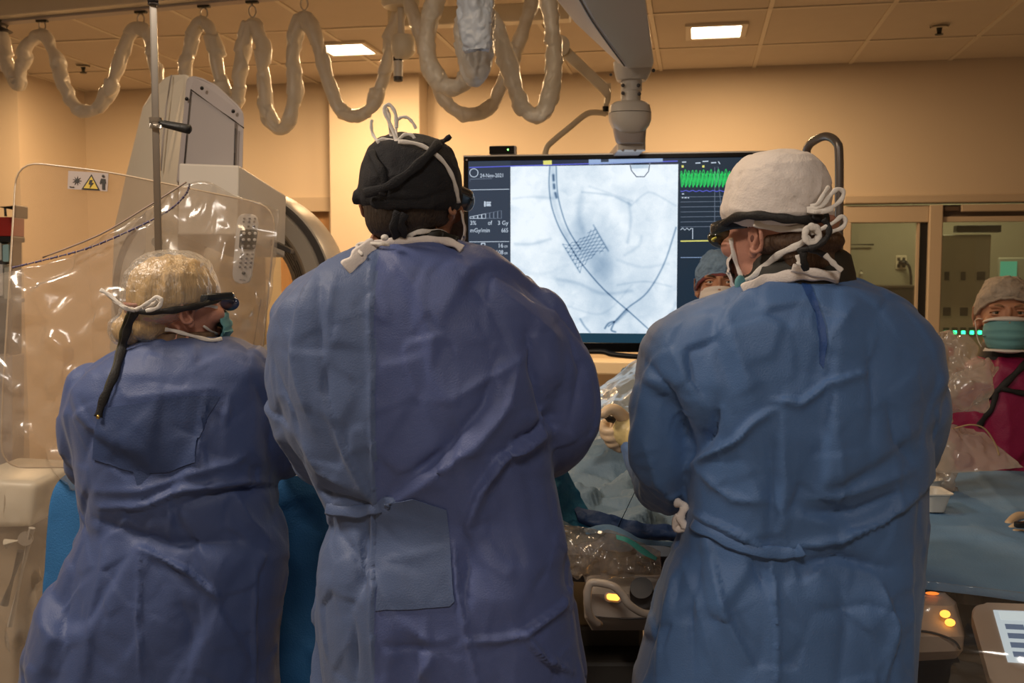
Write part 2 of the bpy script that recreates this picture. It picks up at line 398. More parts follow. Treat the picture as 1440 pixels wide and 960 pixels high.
# counter / cabinet behind left glass
c = at_Y(1215, 401, 8.3); e = at_Y(1293, 401, 8.3)
cn = empty('dark_cabinet', (c.x, 8.3, 0), 'dark brown low cabinet under the outlet behind the left glass panel', 'cabinet')
m_brown = mat('dark_brown_laminate', (.035, .026, .02), .5)
obj('body', nbox((c.x, 8.32, 0), (e.x, 8.8, c.z-.02), .004), m_brown, cn)
obj('top', nbox((c.x-.01, 8.3, c.z-.02), (e.x+.01, 8.82, c.z), .004), mat('cabinet_top', (.10, .08, .06), .4), cn)
obj('door', nbox((c.x+.01, 8.305, .1), ((c.x+e.x)/2-.005, 8.32, c.z-.04), .003), m_brown, cn)
obj('door', nbox(((c.x+e.x)/2+.005, 8.305, .1), (e.x-.01, 8.32, c.z-.04), .003), m_brown, cn)
# wall rail with hooks behind left glass
p = at_Y(1185, 344, RY-.02); q = at_Y(1225, 345, RY-.02)
o = obj('wall_rail', ncyl((p.x-.2, RY-.03, p.z), (q.x+.02, RY-.03, p.z), .008, n=8), m_sock, None, smooth=True); tag(o, 'thin dark horizontal rail on the wall behind the left glass panel', 'rail')
# small items shelf
p = at_Y(1186, 400, RY-.25); q = at_Y(1240, 385, RY-.25)
sh = empty('supply_shelf', (p.x, RY-.25, p.z-.02), 'small pale shelf low behind the left glass panel', 'shelf')
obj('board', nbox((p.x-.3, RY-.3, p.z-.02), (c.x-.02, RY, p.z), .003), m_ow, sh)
for k, (h, cc) in enumerate(((.06, (.5, .1, .06)), (.1, (.6, .5, .3)), (.08, (.5, .42, .28)), (.12, (.55, .5, .4)))):
    x = p.x-.02+k*.055
    o = obj('supply_bottle', ncyl((x, RY-.2, p.z), (x, RY-.2, p.z+h*.75), .018, n=12), mat('bottle_%d' % k, cc, .4), None)
    me = o.data; bmx = bmesh.new(); bmx.from_mesh(me); cyl(bmx, Vector((x, RY-.2, p.z+h*.75))-o.location, Vector((x, RY-.2, p.z+h))-o.location, .016, .008, n=12); bmx.to_mesh(me); bmx.free()
    tag(o, ['small dark red bottle at the shelf front behind left glass', 'tallish cream bottle beside the red one behind left glass', 'short tan bottle in mid shelf behind left glass', 'tallest pale bottle at the shelf end behind left glass'][k], 'bottle', 'bottles on the shelf behind the glass')
# ceiling lights
m_lit = mat('lit_diffuser', (1, .9, .75), .5, emit=(1, .86, .62), es=14)
for k, pt in enumerate(lights_at+[Vector((-3.9, 5.5, CEIL)), Vector((-1.6, 5.9, CEIL))][:0]):
    t = empty('ceiling_light', (pt.x, pt.y, CEIL), ['square recessed ceiling light left, above the black cap surgeon', 'square recessed ceiling light right of the monitor arm'][k], 'ceiling light', 'recessed square ceiling lights')
    b = bmesh.new(); s = .17
    for (x0, y0, x1, y1) in ((-s, -s, s, -s+.035), (-s, s-.035, s, s), (-s, -s+.035, -s+.035, s-.035), (s-.035, -s+.035, s, s-.035)):
        box(b, (pt.x+x0, pt.y+y0, CEIL-.012), (pt.x+x1, pt.y+y1, CEIL+.004), .002, 1)
    obj('frame', b, m_grid, t)
    obj('diffuser', nbox((pt.x-s+.035, pt.y-s+.035, CEIL-.004), (pt.x+s-.035, pt.y+s-.035, CEIL+.002)), m_lit, t)
# sprinklers
for k, (qx, qy) in enumerate(((1321, 36), (117, 92))):
    c = at_z(qx, qy, CEIL)
    t = empty('sprinkler', (c.x, c.y, CEIL-.06), ['fire sprinkler in the right hand ceiling tiles', 'fire sprinkler above the left hose loops'][k], 'sprinkler')
    obj('cover_ring', ncyl((c.x, c.y, CEIL-.012), (c.x, c.y, CEIL+.004), .045, .055, n=28), m_grid, t, smooth=True, auto=40)
    b = ncyl((c.x, c.y, CEIL-.045), (c.x, c.y, CEIL-.01), .010, .016, n=12)
    obj('nozzle', b, m_sock, t, smooth=True, auto=40)
    obj('deflector', ncyl((c.x, c.y, CEIL-.05), (c.x, c.y, CEIL-.045), .022, n=16), m_sock, t, smooth=True, auto=40)
# ================================================================== people
def gown_mat(name, col, dark):
    m = mat(name, col, .52, bump=.22, bscale=420, mottle=.10, mscale=26, spec=.4, sheen=.15)
    if 'ridge' not in m:
        m['ridge'] = 1; n, l = nt(m); b0 = [x for x in n if x.type == 'BUMP'][0]; tc = [x for x in n if x.type == 'TEX_COORD'][0]; bs = n['Principled BSDF']
        mp = n.new('ShaderNodeMapping'); mp.inputs['Scale'].default_value = (1, 1, .55); l.new(tc.outputs['Object'], mp.inputs[0])
        prev = b0
        for sc, ds in ((5.5, .012), (15, .0045)):
            v = n.new('ShaderNodeTexNoise'); v.noise_type = 'RIDGED_MULTIFRACTAL'; v.inputs['Scale'].default_value = sc; v.inputs['Detail'].default_value = 1.5; v.inputs['Distortion'].default_value = .6
            l.new(mp.outputs[0], v.inputs['Vector'])
            bp = n.new('ShaderNodeBump'); bp.inputs['Strength'].default_value = .35; bp.inputs['Distance'].default_value = ds
            l.new(v.outputs[0], bp.inputs['Height']); l.new(prev.outputs[0], bp.inputs['Normal']); prev = bp
        l.new(prev.outputs[0], bs.inputs['Normal'])
    return m
m_gownA = gown_mat('gown_cloth_violet_blue', (.082, .116, .288), 0)
m_gownB = gown_mat('gown_cloth_azure', (.078, .168, .375), 0)
m_gownC = gown_mat('gown_cloth_navy', (.060, .095, .235), 0)
m_skinA = mat('skin_tan', (.42, .20, .12), .5, bump=.15, bscale=300, mottle=.08, mscale=30)
m_skinB = mat('skin_pink', (.55, .26, .18), .5, bump=.15, bscale=300, mottle=.10, mscale=30)
m_skinC = mat('skin_warm', (.55, .27, .16), .5, bump=.15, bscale=300, mottle=.08, mscale=30)
m_black = mat('black_cap_cloth', (.010, .010, .013), .8, bump=.5, bscale=500, mottle=.3, mscale=12)
m_white = mat('white_nonwoven', (.84, .76, .70), .85, bump=.3, bscale=300, mottle=.05)
m_tie = mat('white_tie_tape', (.84, .79, .72), .8, bump=.3, bscale=300)
m_strap = mat('black_strap', (.014, .013, .013), .6, bump=.3, bscale=300)
m_maskg = mat('teal_mask', (.14, .36, .38), .75, bump=.3, bscale=300)
m_lead = mat('dark_collar', (.022, .02, .014), .6, mottle=.3, mscale=40)
m_hair_b = mat('blond_hair', (.58, .38, .16), .5, bump=1, bscale=40, mottle=.5, mscale=30, stretch=(5, 5, .6))
m_hair_d = mat('dark_hair', (.035, .022, .014), .6, bump=1, bscale=60, mottle=.4, mscale=40, stretch=(4, 4, .8))
m_hair_r = mat('brown_hair', (.10, .055, .03), .6, bump=1, bscale=60, mottle=.4, mscale=40, stretch=(4, 4, .8))
m_glove = mat('latex_glove', (.72, .52, .32), .42, bump=.2, bscale=90, mottle=.06)
m_shoe = mat('dark_shoe', (.03, .03, .035), .5)
def se(cx, d, hw, hd, z, k=2.5, n=40, lean=0):
    """super-ellipse ring in the view frame"""
    out = []
    for i in range(n):
        a = 2*PI*i/n; c, s = math.cos(a), math.sin(a)
        out.append(V(cx+hw*math.copysign(abs(c)**(2/k), c), d+hd*math.copysign(abs(s)**(2/k), s), z))
    return out
def px_ring(py, xl, xr, d, hd, k=2.5, n=40):
    a = L(xl, py, d); b = L(xr, py, d); c = (a+b)/2
    xv = c.x*CA+c.y*SA; hw = (b-a).length/2
    return se(xv, d, hw, hd, c.z, k, n)
def rows(bm, R, hem=None):
    """R: (py, xl, xr, depth, half depth)"""
    rs = [px_ring(*r) for r in R]
    if hem:
        zlast = rs[-1][0].z; xv = sum((p.x*CA+p.y*SA) for p in rs[-1])/40; d = R[-1][3]
        hw = max((p.x*CA+p.y*SA) for p in rs[-1])-xv
        for t in (.33, .66, 1):
            rs.append(se(xv, d, hw*(1+.10*t), R[-1][4]*(1+.15*t), zlast+(hem-zlast)*t))
    return loft(bm, rs)
def limb(bm, pts, n=16):
    """pts: (px,py,d,r)"""
    P = smoothpath([L(*p[:3]) for p in pts], 5); r = []
    for i in range(len(pts)-1):
        for j in range(5): r.append(pts[i][3]+(pts[i+1][3]-pts[i][3])*j/5)
    r.append(pts[-1][3])
    tube(bm, P, r, n=n); ellip(bm, P[0], (r[0],)*3); ellip(bm, P[-1], (r[-1],)*3); return bm
class Head:
    """local frame: x right of the head, y face direction, z up, origin between the ears"""
    def __init__(s, px, py, d, turn, nod=0, tilt=0, sc=1):
        s.o = L(px, py, d); s.sc = sc
        s.R = Matrix.Rotation(YAW+math.radians(turn), 3, 'Z') @ Matrix.Rotation(math.radians(nod), 3, 'X') @ Matrix.Rotation(math.radians(tilt), 3, 'Y')
    def __call__(s, x, y, z): return s.o+s.R @ (Vector((x, y, z))*s.sc)
    def dir(s, x, y, z): return s.R @ Vector((x, y, z))
def head_mesh(H, neck_to, neck_r=.058, voxel=.0027):
    bm = bmesh.new()
    def E(c, r, rx=0, ry=0, rz=0):
        R = H.R @ Matrix.Rotation(rz, 3, 'Z') @ Matrix.Rotation(ry, 3, 'Y') @ Matrix.Rotation(rx, 3, 'X')
        ellip(bm, H(*c), tuple(q*H.sc for q in r), R, 28, 20)
    E((0, -.012, .035), (.076, .098, .082)); E((0, .022, .0), (.066, .078, .085)); E((0, .035, -.052), (.050, .055, .052), .3)
    E((0, .068, -.088), (.024, .024, .018)); E((0, .078, .036), (.055, .022, .014)); E((0, .093, .010), (.010, .014, .026), -.35)
    E((0, .108, -.010), (.013, .015, .011)); E((.012, .100, -.013), (.008, .010, .007)); E((-.012, .100, -.013), (.008, .010, .007))
    for s in (-1, 1):
        E((s*.044, .066, -.012), (.022, .024, .020)); E((s*.045, .010, -.06), (.016, .04, .022), .5)
        E((s*.071, -.008, .0), (.010, .016, .028), 0, s*.12, s*-.35)
        ea = []
        for k in range(11):
            a = -2.3+k*.42
            ea.append(H(s*(.079+.009*(1 if math.sin(a) > -.3 else .6)), -.012-.018*math.cos(a+.2), .004+.030*math.sin(a)))
        tube(bm, smoothpath(ea, 2), .0042*H.sc, n=8)
        tube(bm, smoothpath([H(s*.080, .003, .006), H(s*.083, -.012, .016), H(s*.083, -.018, 0), H(s*.081, -.008, -.014)], 2), .0034*H.sc, n=8)
        E((s*.077, -.003, -.027), (.0055, .009, .010)); E((s*.074, .006, -.003), (.004, .004, .007))
    E((0, .094, -.044), (.024, .010, .006)); E((0, .093, -.054), (.020, .010, .007))
    tube(bm, [H(0, -.02, -.02), H(0, -.03, -.07), Vector(neck_to)], [.055*H.sc, neck_r, neck_r*1.15], [.058*H.sc, neck_r, neck_r*1.1], n=24)
    me = remesh(bm, voxel, 2)
    # eye sockets
    co, no = verts_np(me)
    for s in (-1, 1):
        c = np.array(H(s*.032, .088, .016)); d = np.linalg.norm(co-c, axis=1); f = np.array(H.dir(0, 1, 0))
        co -= (np.exp(-(d/.014)**2)*.009)[:, None]*f
    set_np(me, co); return me
def eyes(H, parent, iris=(.12, .06, .03), brow=None, skin=None):
    mw = mat('eye_white', (.62, .55, .48), .25); mi = mat('iris_%d' % int(iris[0]*100), iris, .2); mp = mat('pupil', (.004, .004, .004), .15)
    for s in (-1, 1):
        c = H(s*.032, .0735, .016)
        e = obj('eyeball', ellip(bmesh.new(), c, (.0125, .0125, .0125)), mw, parent, smooth=True)
        obj('iris', ellip(bmesh.new(), H(s*.032, .0824, .0165), (.0064, .0050, .0064), H.R), mi, e, smooth=True)
        obj('pupil', ellip(bmesh.new(), H(s*.032, .0862, .0165), (.0030, .0022, .0030), H.R), mp, e, smooth=True)
        up = [H(s*.032+.0165*math.cos(a), .0735+.0105*abs(math.sin(a))+.0035, .017+.0072*math.sin(a)) for a in np.linspace(0, PI, 9)]
        lo = [H(s*.032+.0165*math.cos(a), .0735+.0100*abs(math.sin(a))+.0025, .015-.0058*math.sin(a)) for a in np.linspace(0, PI, 9)]
        obj('upper_eyelid', ntube(up, .0034, n=8), skin, parent, smooth=True)
        obj('lower_eyelid', ntube(lo, .0030, n=8), skin, parent, smooth=True)
        if brow: obj('eyebrow', ntube(smoothpath([H(s*.014, .098, .034), H(s*.030, .095, .040), H(s*.050, .082, .036)], 3), [.0032, .0034, .0036, .0036, .003, .002, .001], n=8), brow, parent, smooth=True)
def body_mesh(H, neck, torso, arms, feet_z=0.0, hip=None, hands=True, voxel=.0085):
    """one continuous figure: trunk, arms, legs; the finer head and neck join it"""
    bm = bmesh.new(); rows(bm, torso)
    for a in arms: limb(bm, a, 14)
    q = torso[-4]; a = L(q[1], q[0], q[3]); b = L(q[2], q[0], q[3]); c = (a+b)/2
    for s in (-1, 1):
        x = V(s*.085, 0, 0)
        P = [Vector((c.x, c.y, .95))+x, Vector((c.x, c.y, .5))+x*1.1+V(0, .015, 0), Vector((c.x, c.y, .08))+x*1.2]
        tube(bm, smoothpath(P, 4), [.085, .082, .076, .068, .06, .055, .05, .044, .04], n=16); ellip(bm, P[0], (.085, .085, .10))
        ellip(bm, Vector((P[2].x, P[2].y, .045))+V(0, .06, 0), (.045, .12, .042), Matrix.Rotation(YAW, 3, 'Z'))
    tube(bm, [Vector(neck)+V(0, 0, .04), Vector(neck)-V(0, 0, .10)], [.052, .085], n=20)
    me = remesh(bm, voxel, 3)
    h = head_mesh(H, neck); b2 = bmesh.new(); b2.from_mesh(me); b2.from_mesh(h)
    out = bpy.data.meshes.new('body'); b2.to_mesh(out); b2.free(); bpy.data.meshes.remove(me); bpy.data.meshes.remove(h); return out
def shoes(parent, c):
    for s in (-1, 1):
        q = V(s*.102, .06, 0); b = ellip(bmesh.new(), Vector((c.x, c.y, .05))+q, (.052, .135, .05), Matrix.Rotation(YAW, 3, 'Z'))
        for v in b.verts: v.co.z = max(v.co.z, 0.0)
        obj('shoe', b, m_shoe, parent, smooth=True)
def gown(parent, R, arms, F, seed, m, voxel=.0052, hem=.36, crump=1.0, label=None, extra=None):
    bm = bmesh.new(); rows(bm, R, hem)
    for a in arms: limb(bm, a, 18)
    if extra: extra(bm)
    me = remesh(bm, voxel, 5)
    co, no = verts_np(me)
    h = .0085*crump*facet(co, .17, seed, 45, (1, 1, .55))+.0020*crump*facet(co, .065, seed+1, 26, (1, 1, .7))
    h += .0009*crump*facet(co, .026, seed+2, 20)
    co += no*np.clip(h, -.02, .02)[:, None]; set_np(me, co)
    folds(me, [(a, w_*.85, m_*1.5, k_) for a, w_, m_, k_ in F])
    laplace(me, 1, .2)
    o = mesh_obj('gown', me, m, parent)
    if label: o['label'] = label
    for b in parent.children:
        if b.name.startswith('body'): tuck(b, o, .020, zmax=b['neck_z'])
    return o
def tuck(body, cover, gap, zmax=9, zmin=-9, reach=.09):
    """keep the skin inside the clothing"""
    bvh = bvh_of(cover); me = body.data; w0 = wloc(body); n = len(me.vertices); co = np.empty(n*3); me.vertices.foreach_get('co', co); co = co.reshape(-1, 3)
    for i in range(n):
        p = Vector(co[i])+w0
        if p.z > zmax or p.z < zmin: continue
        h = bvh.find_nearest(p, reach)
        if h[0] is None: continue
        sd = (p-h[0]).dot(h[1])
        if sd > -gap:
            q = h[0]-h[1]*gap-w0; co[i] = q
    set_np(me, co)
def sheet_on(name, target, pts, m, parent, off=.002, wd=None, nu=24, nv=16, label=None):
    """a cloth panel with thickness lying over the camera side of a garment; pts = four pixel corners (tl,tr,br,bl)"""
    dg = bpy.context.evaluated_depsgraph_get(); from mathutils.bvhtree import BVHTree
    bvh = bvh_of(target); O = Vector((0, 0, CH)); rings = []
    for j in range(nv+1):
        v = j/nv; row = []
        for i in range(nu+1):
            u = i/nu
            x = (pts[0][0]*(1-u)+pts[1][0]*u)*(1-v)+(pts[3][0]*(1-u)+pts[2][0]*u)*v
            y = (pts[0][1]*(1-u)+pts[1][1]*u)*(1-v)+(pts[3][1]*(1-u)+pts[2][1]*u)*v
            r = ray(x, y).normalized(); hit = bvh.ray_cast(O, r)
            row.append(hit[0]+hit[1]*off if hit[0] else None)
        rings.append(row)
    bm = bmesh.new(); G = [[bm.verts.new(p) if p else None for p in row] for row in rings]
    for j in range(nv):
        for i in range(nu):
            q = (G[j][i], G[j+1][i], G[j+1][i+1], G[j][i+1])
            if all(q) and max((q[0].co-q[2].co).length, (q[1].co-q[3].co).length) < .12: bm.faces.new(q)
    for v in [v for v in bm.verts if not v.link_faces]: bm.verts.remove(v)
    if not bm.faces: return None
    bmesh.ops.recalc_face_normals(bm, faces=bm.faces)
    bmesh.ops.solidify(bm, geom=bm.faces[:], thickness=.0012)
    o = obj(name, bm, m, parent, smooth=True, auto=50)
    if label: o['label'] = label
    return o
_bv = {}
def bvh_of(o):
    from mathutils.bvhtree import BVHTree
    if o.name not in _bv:
        M = Matrix.Translation(wloc(o)); me = o.data
        _bv[o.name] = BVHTree.FromPolygons([M @ v.co for v in me.vertices], [tuple(p.vertices) for p in me.polygons])
    return _bv[o.name]
def drape_line(target, pts, off=.003, k=6):
    """pixel polyline laid on the camera side of a surface"""
    bvh = bvh_of(target); O = Vector((0, 0, CH)); out = []; P = smoothpath([Vector((x, y, 0)) for x, y in pts], k)
    for p in P:
        hit = bvh.ray_cast(O, ray(p.x, p.y).normalized())
        if hit[0]: out.append(hit[0]+hit[1]*off)
    return out
def belt_on(name, target, pts, w, t, m, parent, label=None, off=.003):
    P = drape_line(target, pts, off)
    o = obj(name, flat(P, t, w), m, parent, smooth=True)
    if label: o['label'] = label
    return o
def loop_tie(name, pts, m, parent, r=(.0012, .005), k=8):
    """a tape: flat narrow strip through points, its flat side towards the room"""
    P = smoothpath(pts, k)
    return obj(name, flat(P, r[0]*.7, r[1]*.72), m, parent, smooth=True)
def flat(P, t, w, nrm=None):
    """ribbon of half thickness t, half width w, broad face turned outwards (to the viewer side)"""
    bm = bmesh.new(); rings = []; N = len(P)
    for i, p in enumerate(P):
        T = (P[min(i+1, N-1)]-P[max(i-1, 0)]).normalized(); n = (Vector((0, 0, CH))-p).normalized() if nrm is None else nrm[i]
        s_ = T.cross(n).normalized(); n = s_.cross(T).normalized(); ww = w*(1+.15*math.sin(i*.9))
        rings.append([p+s_*ww*math.cos(a)+n*t*math.sin(a) for a in np.linspace(0, 2*PI, 9)[:-1]])
    return loft(bm, rings)
def on_surf(targets, pts, off=.004, k=6):
    """pixel polyline laid over several surfaces; bridges gaps"""
    O = Vector((0, 0, CH)); P = smoothpath([Vector((x, y, 0)) for x, y in pts], k); D_ = []
    for p in P:
        r = ray(p.x, p.y).normalized(); best = None
        for t in targets:
            h = bvh_of(t).ray_cast(O, r)
            if h[0] and (best is None or h[3] < best): best = h[3]
        D_.append(best)
    ok = [i for i, d in enumerate(D_) if d]
    if not ok: return []
    D_ = np.interp(range(len(P)), ok, [D_[i] for i in ok]); q = D_.copy()
    for i in range(len(P)): q[i] = D_[max(0, i-2):i+3].min()*.5+D_[max(0, i-2):i+3].mean()*.5
    return [O+ray(p.x, p.y).normalized()*(q[i]-off) for i, p in enumerate(P)]
def tape_on(name, targets, pts, m, parent, t=.0012, w=.0035, off=.004, label=None):
    P = on_surf(targets, pts, off); o = obj(name, flat(P, t, w), m, parent, smooth=True)
    if label: o['label'] = label
    return o
def cap_rows(parent, R, m, crump, seed, extra=None, fd=None, label=None, name='cap', voxel=.003, tilt=0, it=4):
    bm = bmesh.new(); rs = []
    for (py, xl, xr, d, hd) in R:
        ring = px_ring(py, xl, xr, d, hd, 2.15, 40); c = sum(ring, Vector())/40
        rs.append(ring)
    loft(bm, rs)
    if extra: extra(bm)
    me = remesh(bm, voxel, it); co, no = verts_np(me)
    co += no*np.clip(crump*facet(co, .045, seed, 22)+crump*.5*facet(co, .018, seed+5, 20), -.007, .007)[:, None]; set_np(me, co)
    if fd: folds(me, fd)
    o = mesh_obj(name, me, m, parent)
    if label: o['label'] = label
    return o
def shell(H, rowsz, m, name, parent, crump=.0015, seed=1, voxel=.003, extra=None, hk=2.2, it=3, fd=None, label=None):
    """cap in the head frame: rows of (z, cx, cy, hw, hd)"""
    bm = bmesh.new(); rs = []
    for (z, cx, cy, hw, hd) in rowsz:
        ring = []
        for i in range(36):
            a = 2*PI*i/36; c, s = math.cos(a), math.sin(a)
            ring.append(H(cx+hw*math.copysign(abs(c)**(2/hk), c), cy+hd*math.copysign(abs(s)**(2/hk), s), z if not callable(z) else z(c, s)))
        rs.append(ring)
    loft(bm, rs)
    if extra: extra(bm)
    me = remesh(bm, voxel, it); co, no = verts_np(me)
    co += no*np.clip(crump*facet(co, .035, seed, 10)+crump*.4*facet(co, .015, seed+5, 10), -.006, .006)[:, None]; set_np(me, co)
    if fd: folds(me, fd)
    o = mesh_obj(name, me, m, parent)
    if label: o['label'] = label
    return o
def patch(target, P, m, parent, name, off=.0022, label=None, step=5):
    """cloth panel of any pixel outline laid over the camera side of a garment"""
    bvh = bvh_of(target); O = Vector((0, 0, CH)); bm = bmesh.new()
    xs = [p[0] for p in P]; ys = [p[1] for p in P]
    from mathutils.geometry import tessellate_polygon
    n = len(P)
    b2 = bmesh.new(); vs = [b2.verts.new((x, y, 0)) for x, y in P]; b2.faces.new(vs)
    for y in np.arange(min(ys)+step, max(ys), step): bmesh.ops.bisect_plane(b2, geom=b2.verts[:]+b2.edges[:]+b2.faces[:], plane_co=(0, y, 0), plane_no=(0, 1, 0))
    for x in np.arange(min(xs)+step, max(xs), step): bmesh.ops.bisect_plane(b2, geom=b2.verts[:]+b2.edges[:]+b2.faces[:], plane_co=(x, 0, 0), plane_no=(1, 0, 0))
    kill = []
    for v in b2.verts:
        h = bvh.ray_cast(O, ray(v.co.x, v.co.y).normalized())
        if h[0]: v.co = h[0]+h[1]*off
        else: kill.append(v)
    bmesh.ops.delete(b2, geom=kill, context='VERTS')
    bmesh.ops.recalc_face_normals(b2, faces=b2.faces); bmesh.ops.solidify(b2, geom=b2.faces[:], thickness=.0012)
    o = obj(name, b2, m, parent, smooth=True, auto=45)
    if label: o['label'] = label
    return o
# ------------------------------------------------------------------ middle surgeon, black cap
D = 1.62
pm = empty('person', (L(600, 900, D).x, L(600, 900, D).y, 0), 'surgeon in the middle seen from behind, black tie-back cap and violet-blue gown', 'person')
Hm = Head(580, 283, D, -22, -4, 0, .93)
neck = L(582, 352, D+.01)
armL = [(438, 455, D, .056), (431, 525, D, .064), (444, 605, D+.02, .060), (475, 650, D+.14, .054), (545, 648, D+.40, .045)]
armR = [(752, 455, D, .056), (781, 530, D, .064), (789, 595, D+.02, .058), (765, 632, D+.12, .054), (705, 650, D+.38, .045)]
Tm = [(343, 512, 655, D, .060), (352, 487, 683, D, .080), (364, 460, 706, D, .095), (380, 432, 728, D, .108), (400, 405, 750, D, .118), (430, 386, 778, D, .128), (470, 379, 800, D, .135), (520, 384, 806, D, .138), (560, 395, 790, D, .142),
      (620, 418, 775, D, .140), (675, 440, 780, D, .130), (712, 460, 787, D, .122), (735, 463, 792, D, .126), (770, 449, 799, D, .142), (800, 444, 804, D, .152), (845, 444, 812, D, .158), (900, 449, 818, D, .160), (960, 450, 828, D, .165)]
def shrink(T, k=.86): return [(r[0]+8, (r[1]+r[2])/2-(r[2]-r[1])/2*k, (r[1]+r[2])/2+(r[2]-r[1])/2*k, r[3], r[4]*k) for r in T]
def thin(a, k=.72): return [(p[0], p[1], p[2], p[3]*k) for p in a]
bd = body_mesh(Hm, neck, shrink(Tm)[1:], [thin(armL), thin(armR)])
mesh_obj('body', bd, m_skinA, pm)['neck_z'] = neck.z-.0
Fm = [([(525, 350), (522, 430), (524, 560), (528, 700), (524, 800), (525, 900), (528, 958)], 5, .006, 's'),
      ([(450, 375), (448, 420), (450, 480), (460, 560), (478, 640)], 8, .005, 'v'),
      ([(470, 390), (462, 440), (466, 500)], 10, .005, 'r'),
      ([(732, 505), (712, 570), (668, 625), (610, 670), (545, 712)], 24, .016, 'r'),
      ([(700, 500), (680, 570), (630, 630), (560, 685)], 14, .010, 'v'),
      ([(775, 605), (745, 620), (700, 645), (672, 690), (655, 745)], 12, .014, 'S'),
      ([(742, 470), (752, 520), (766, 565), (778, 600)], 12, .018, 'v'),
      ([(780, 585), (750, 610), (715, 622)], 8, .010, 'v'),
      ([(640, 560), (690, 530), (740, 500)], 10, .006, 'r'),
      ([(400, 640), (440, 690), (500, 708), (530, 712)], 10, .010, 'v'),
      ([(420, 610), (450, 660), (500, 690)], 12, .008, 'r'),
      ([(455, 560), (480, 620), (510, 680), (522, 705)], 9, .007, 's'),
      ([(470, 740), (500, 780), (505, 830), (490, 860)], 12, .008, 'v'),
      ([(515, 740), (515, 800), (500, 830)], 8, .010, 'v'),
      ([(525, 790), (580, 780), (636, 765)], 4, .003, 's'),
      ([(640, 765), (645, 830), (660, 900), (675, 958)], 7, .007, 's'),
      ([(655, 745), (660, 800), (650, 850)], 12, .008, 'v'),
      ([(650, 900), (700, 897), (735, 890), (790, 850), (805, 820)], 9, .010, 's'),
      ([(735, 895), (760, 925), (800, 945)], 9, .012, 'S'),
      ([(530, 910), (600, 912), (660, 900)], 6, .006, 'v'),
      ([(605, 925), (590, 958)], 8, .008, 'r'), ([(560, 870), (610, 905), (640, 905)], 10, .006, 'r'),
      ([(495, 870), (500, 958)], 8, .008, 'v'), ([(455, 900), (458, 958)], 6, .005, 'r'),
      ([(380, 500), (400, 560), (425, 620)], 9, .007, 'v'), ([(405, 470), (420, 540), (440, 600)], 9, .006, 'r'),
      ([(800, 470), (820, 520), (800, 600)], 12, .007, 'v'), ([(690, 400), (740, 440), (790, 480)], 14, .006, 'r'),
      ([(600, 360), (580, 400), (575, 470)], 12, .003, 'v'), ([(645, 380), (690, 430), (720, 500)], 12, .004, 'v')]
gm = gown(pm, Tm, [armL, armR], Fm, 11, m_gownA)
m_gownA2 = gown_mat('gown_cloth_grey_blue', (.090, .136, .272), 0)
# the left half of the back is the greyer overlapping sheet of the gown
gm.data.materials.append(m_gownA2); W0 = wloc(gm); nf = len(gm.data.polygons); cc = np.empty(nf*3); gm.data.polygons.foreach_get('center', cc); cc = cc.reshape(-1, 3)+np.array(W0)
xv = cc[:, 0]*CA+cc[:, 1]*SA; xs = L(527, 600, D-.14); gm.data.polygons.foreach_set('material_index', (xv < xs.x*CA+xs.y*SA).astype(int).tolist())
patch(gm, [(529, 712), (580, 700), (628, 716), (634, 770), (640, 845), (632, 852), (580, 856), (529, 858)], m_gownA2, pm, 'gown_tie_flap', label='paler grey-blue wrap flap below the waist')
# white inner collar, neck hair
body_m = [c for c in pm.children if c.name.startswith('body')][0]
def cap_m_extra(bm):
    tube(bm, smoothpath([L(515, 280, D-.03), L(504, 277, D-.04), L(497, 276, D-.04)], 3), .010, n=10)
    ellip(bm, L(500, 279, D-.04), (.007, .006, .012))
cap_m = cap_rows(pm, [(189, 567, 590, D+.01, .025), (192, 548, 606, D+.008, .050), (198, 532, 622, D+.004, .072), (210, 519, 636, D, .092), (228, 511, 644, D-.003, .102), (250, 507, 649, D-.004, .108), (272, 504, 651, D-.004, .108), (288, 509, 648, D-.004, .104), (299, 520, 640, D-.004, .096)],
      m_black, .0016, 5, cap_m_extra, [([(505, 278), (540, 296), (590, 296), (650, 272)], 5, .005, 'r'), ([(506, 270), (545, 282), (590, 282), (648, 262)], 4, .004, 'v'), ([(520, 250), (570, 245), (620, 205)], 7, .005, 'r'), ([(510, 262), (545, 270), (600, 262)], 6, .003, 'v'), ([(520, 215), (540, 240), (545, 270)], 6, .003, 'v')],
      'black cloth tie-back surgical cap')
tuck(body_m, cap_m, .004, zmin=L(580, 285, D).z)
bh = bmesh.new()
for r_ in (0,): rows(bh, [(288, 512, 640, D-.004, .090), (302, 514, 636, D-.004, .089), (316, 516, 628, D-.004, .084), (328, 522, 606, D-.004, .074), (336, 538, 592, D, .06)])
me = remesh(bh, .003, 3); hair_m = mesh_obj('hair', me, m_hair_d, pm); hair_m['label'] = 'short dark nape hair'
TM = [cap_m, hair_m, body_m]
tape_on('cap_tie', TM, [(512, 272), (545, 262), (572, 245), (598, 222), (618, 200)], m_black, pm, .0025, .007, .006)
tape_on('cap_tie', TM, [(618, 201), (626, 197), (634, 191)], m_black, pm, .003, .004, .006)
tape_on('cap_tie', TM, [(538, 275), (540, 250), (527, 225), (522, 212)], m_black, pm, .0025, .006, .005)
tape_on('cap_tie', TM, [(562, 298), (556, 312), (556, 326), (563, 336), (572, 342)], m_black, pm, .003, .008, .010)
tape_on('cap_tie', TM, [(570, 300), (564, 314), (568, 328), (562, 338)], m_black, pm, .002, .006, .012)
tape_on('mask_tie', TM, [(560, 199), (585, 202), (606, 212), (624, 228), (636, 248), (642, 268), (645, 285)], m_tie, pm, .0012, .0032, .006)
dT = D-.06
T0 = L(558, 200, dT-.02)
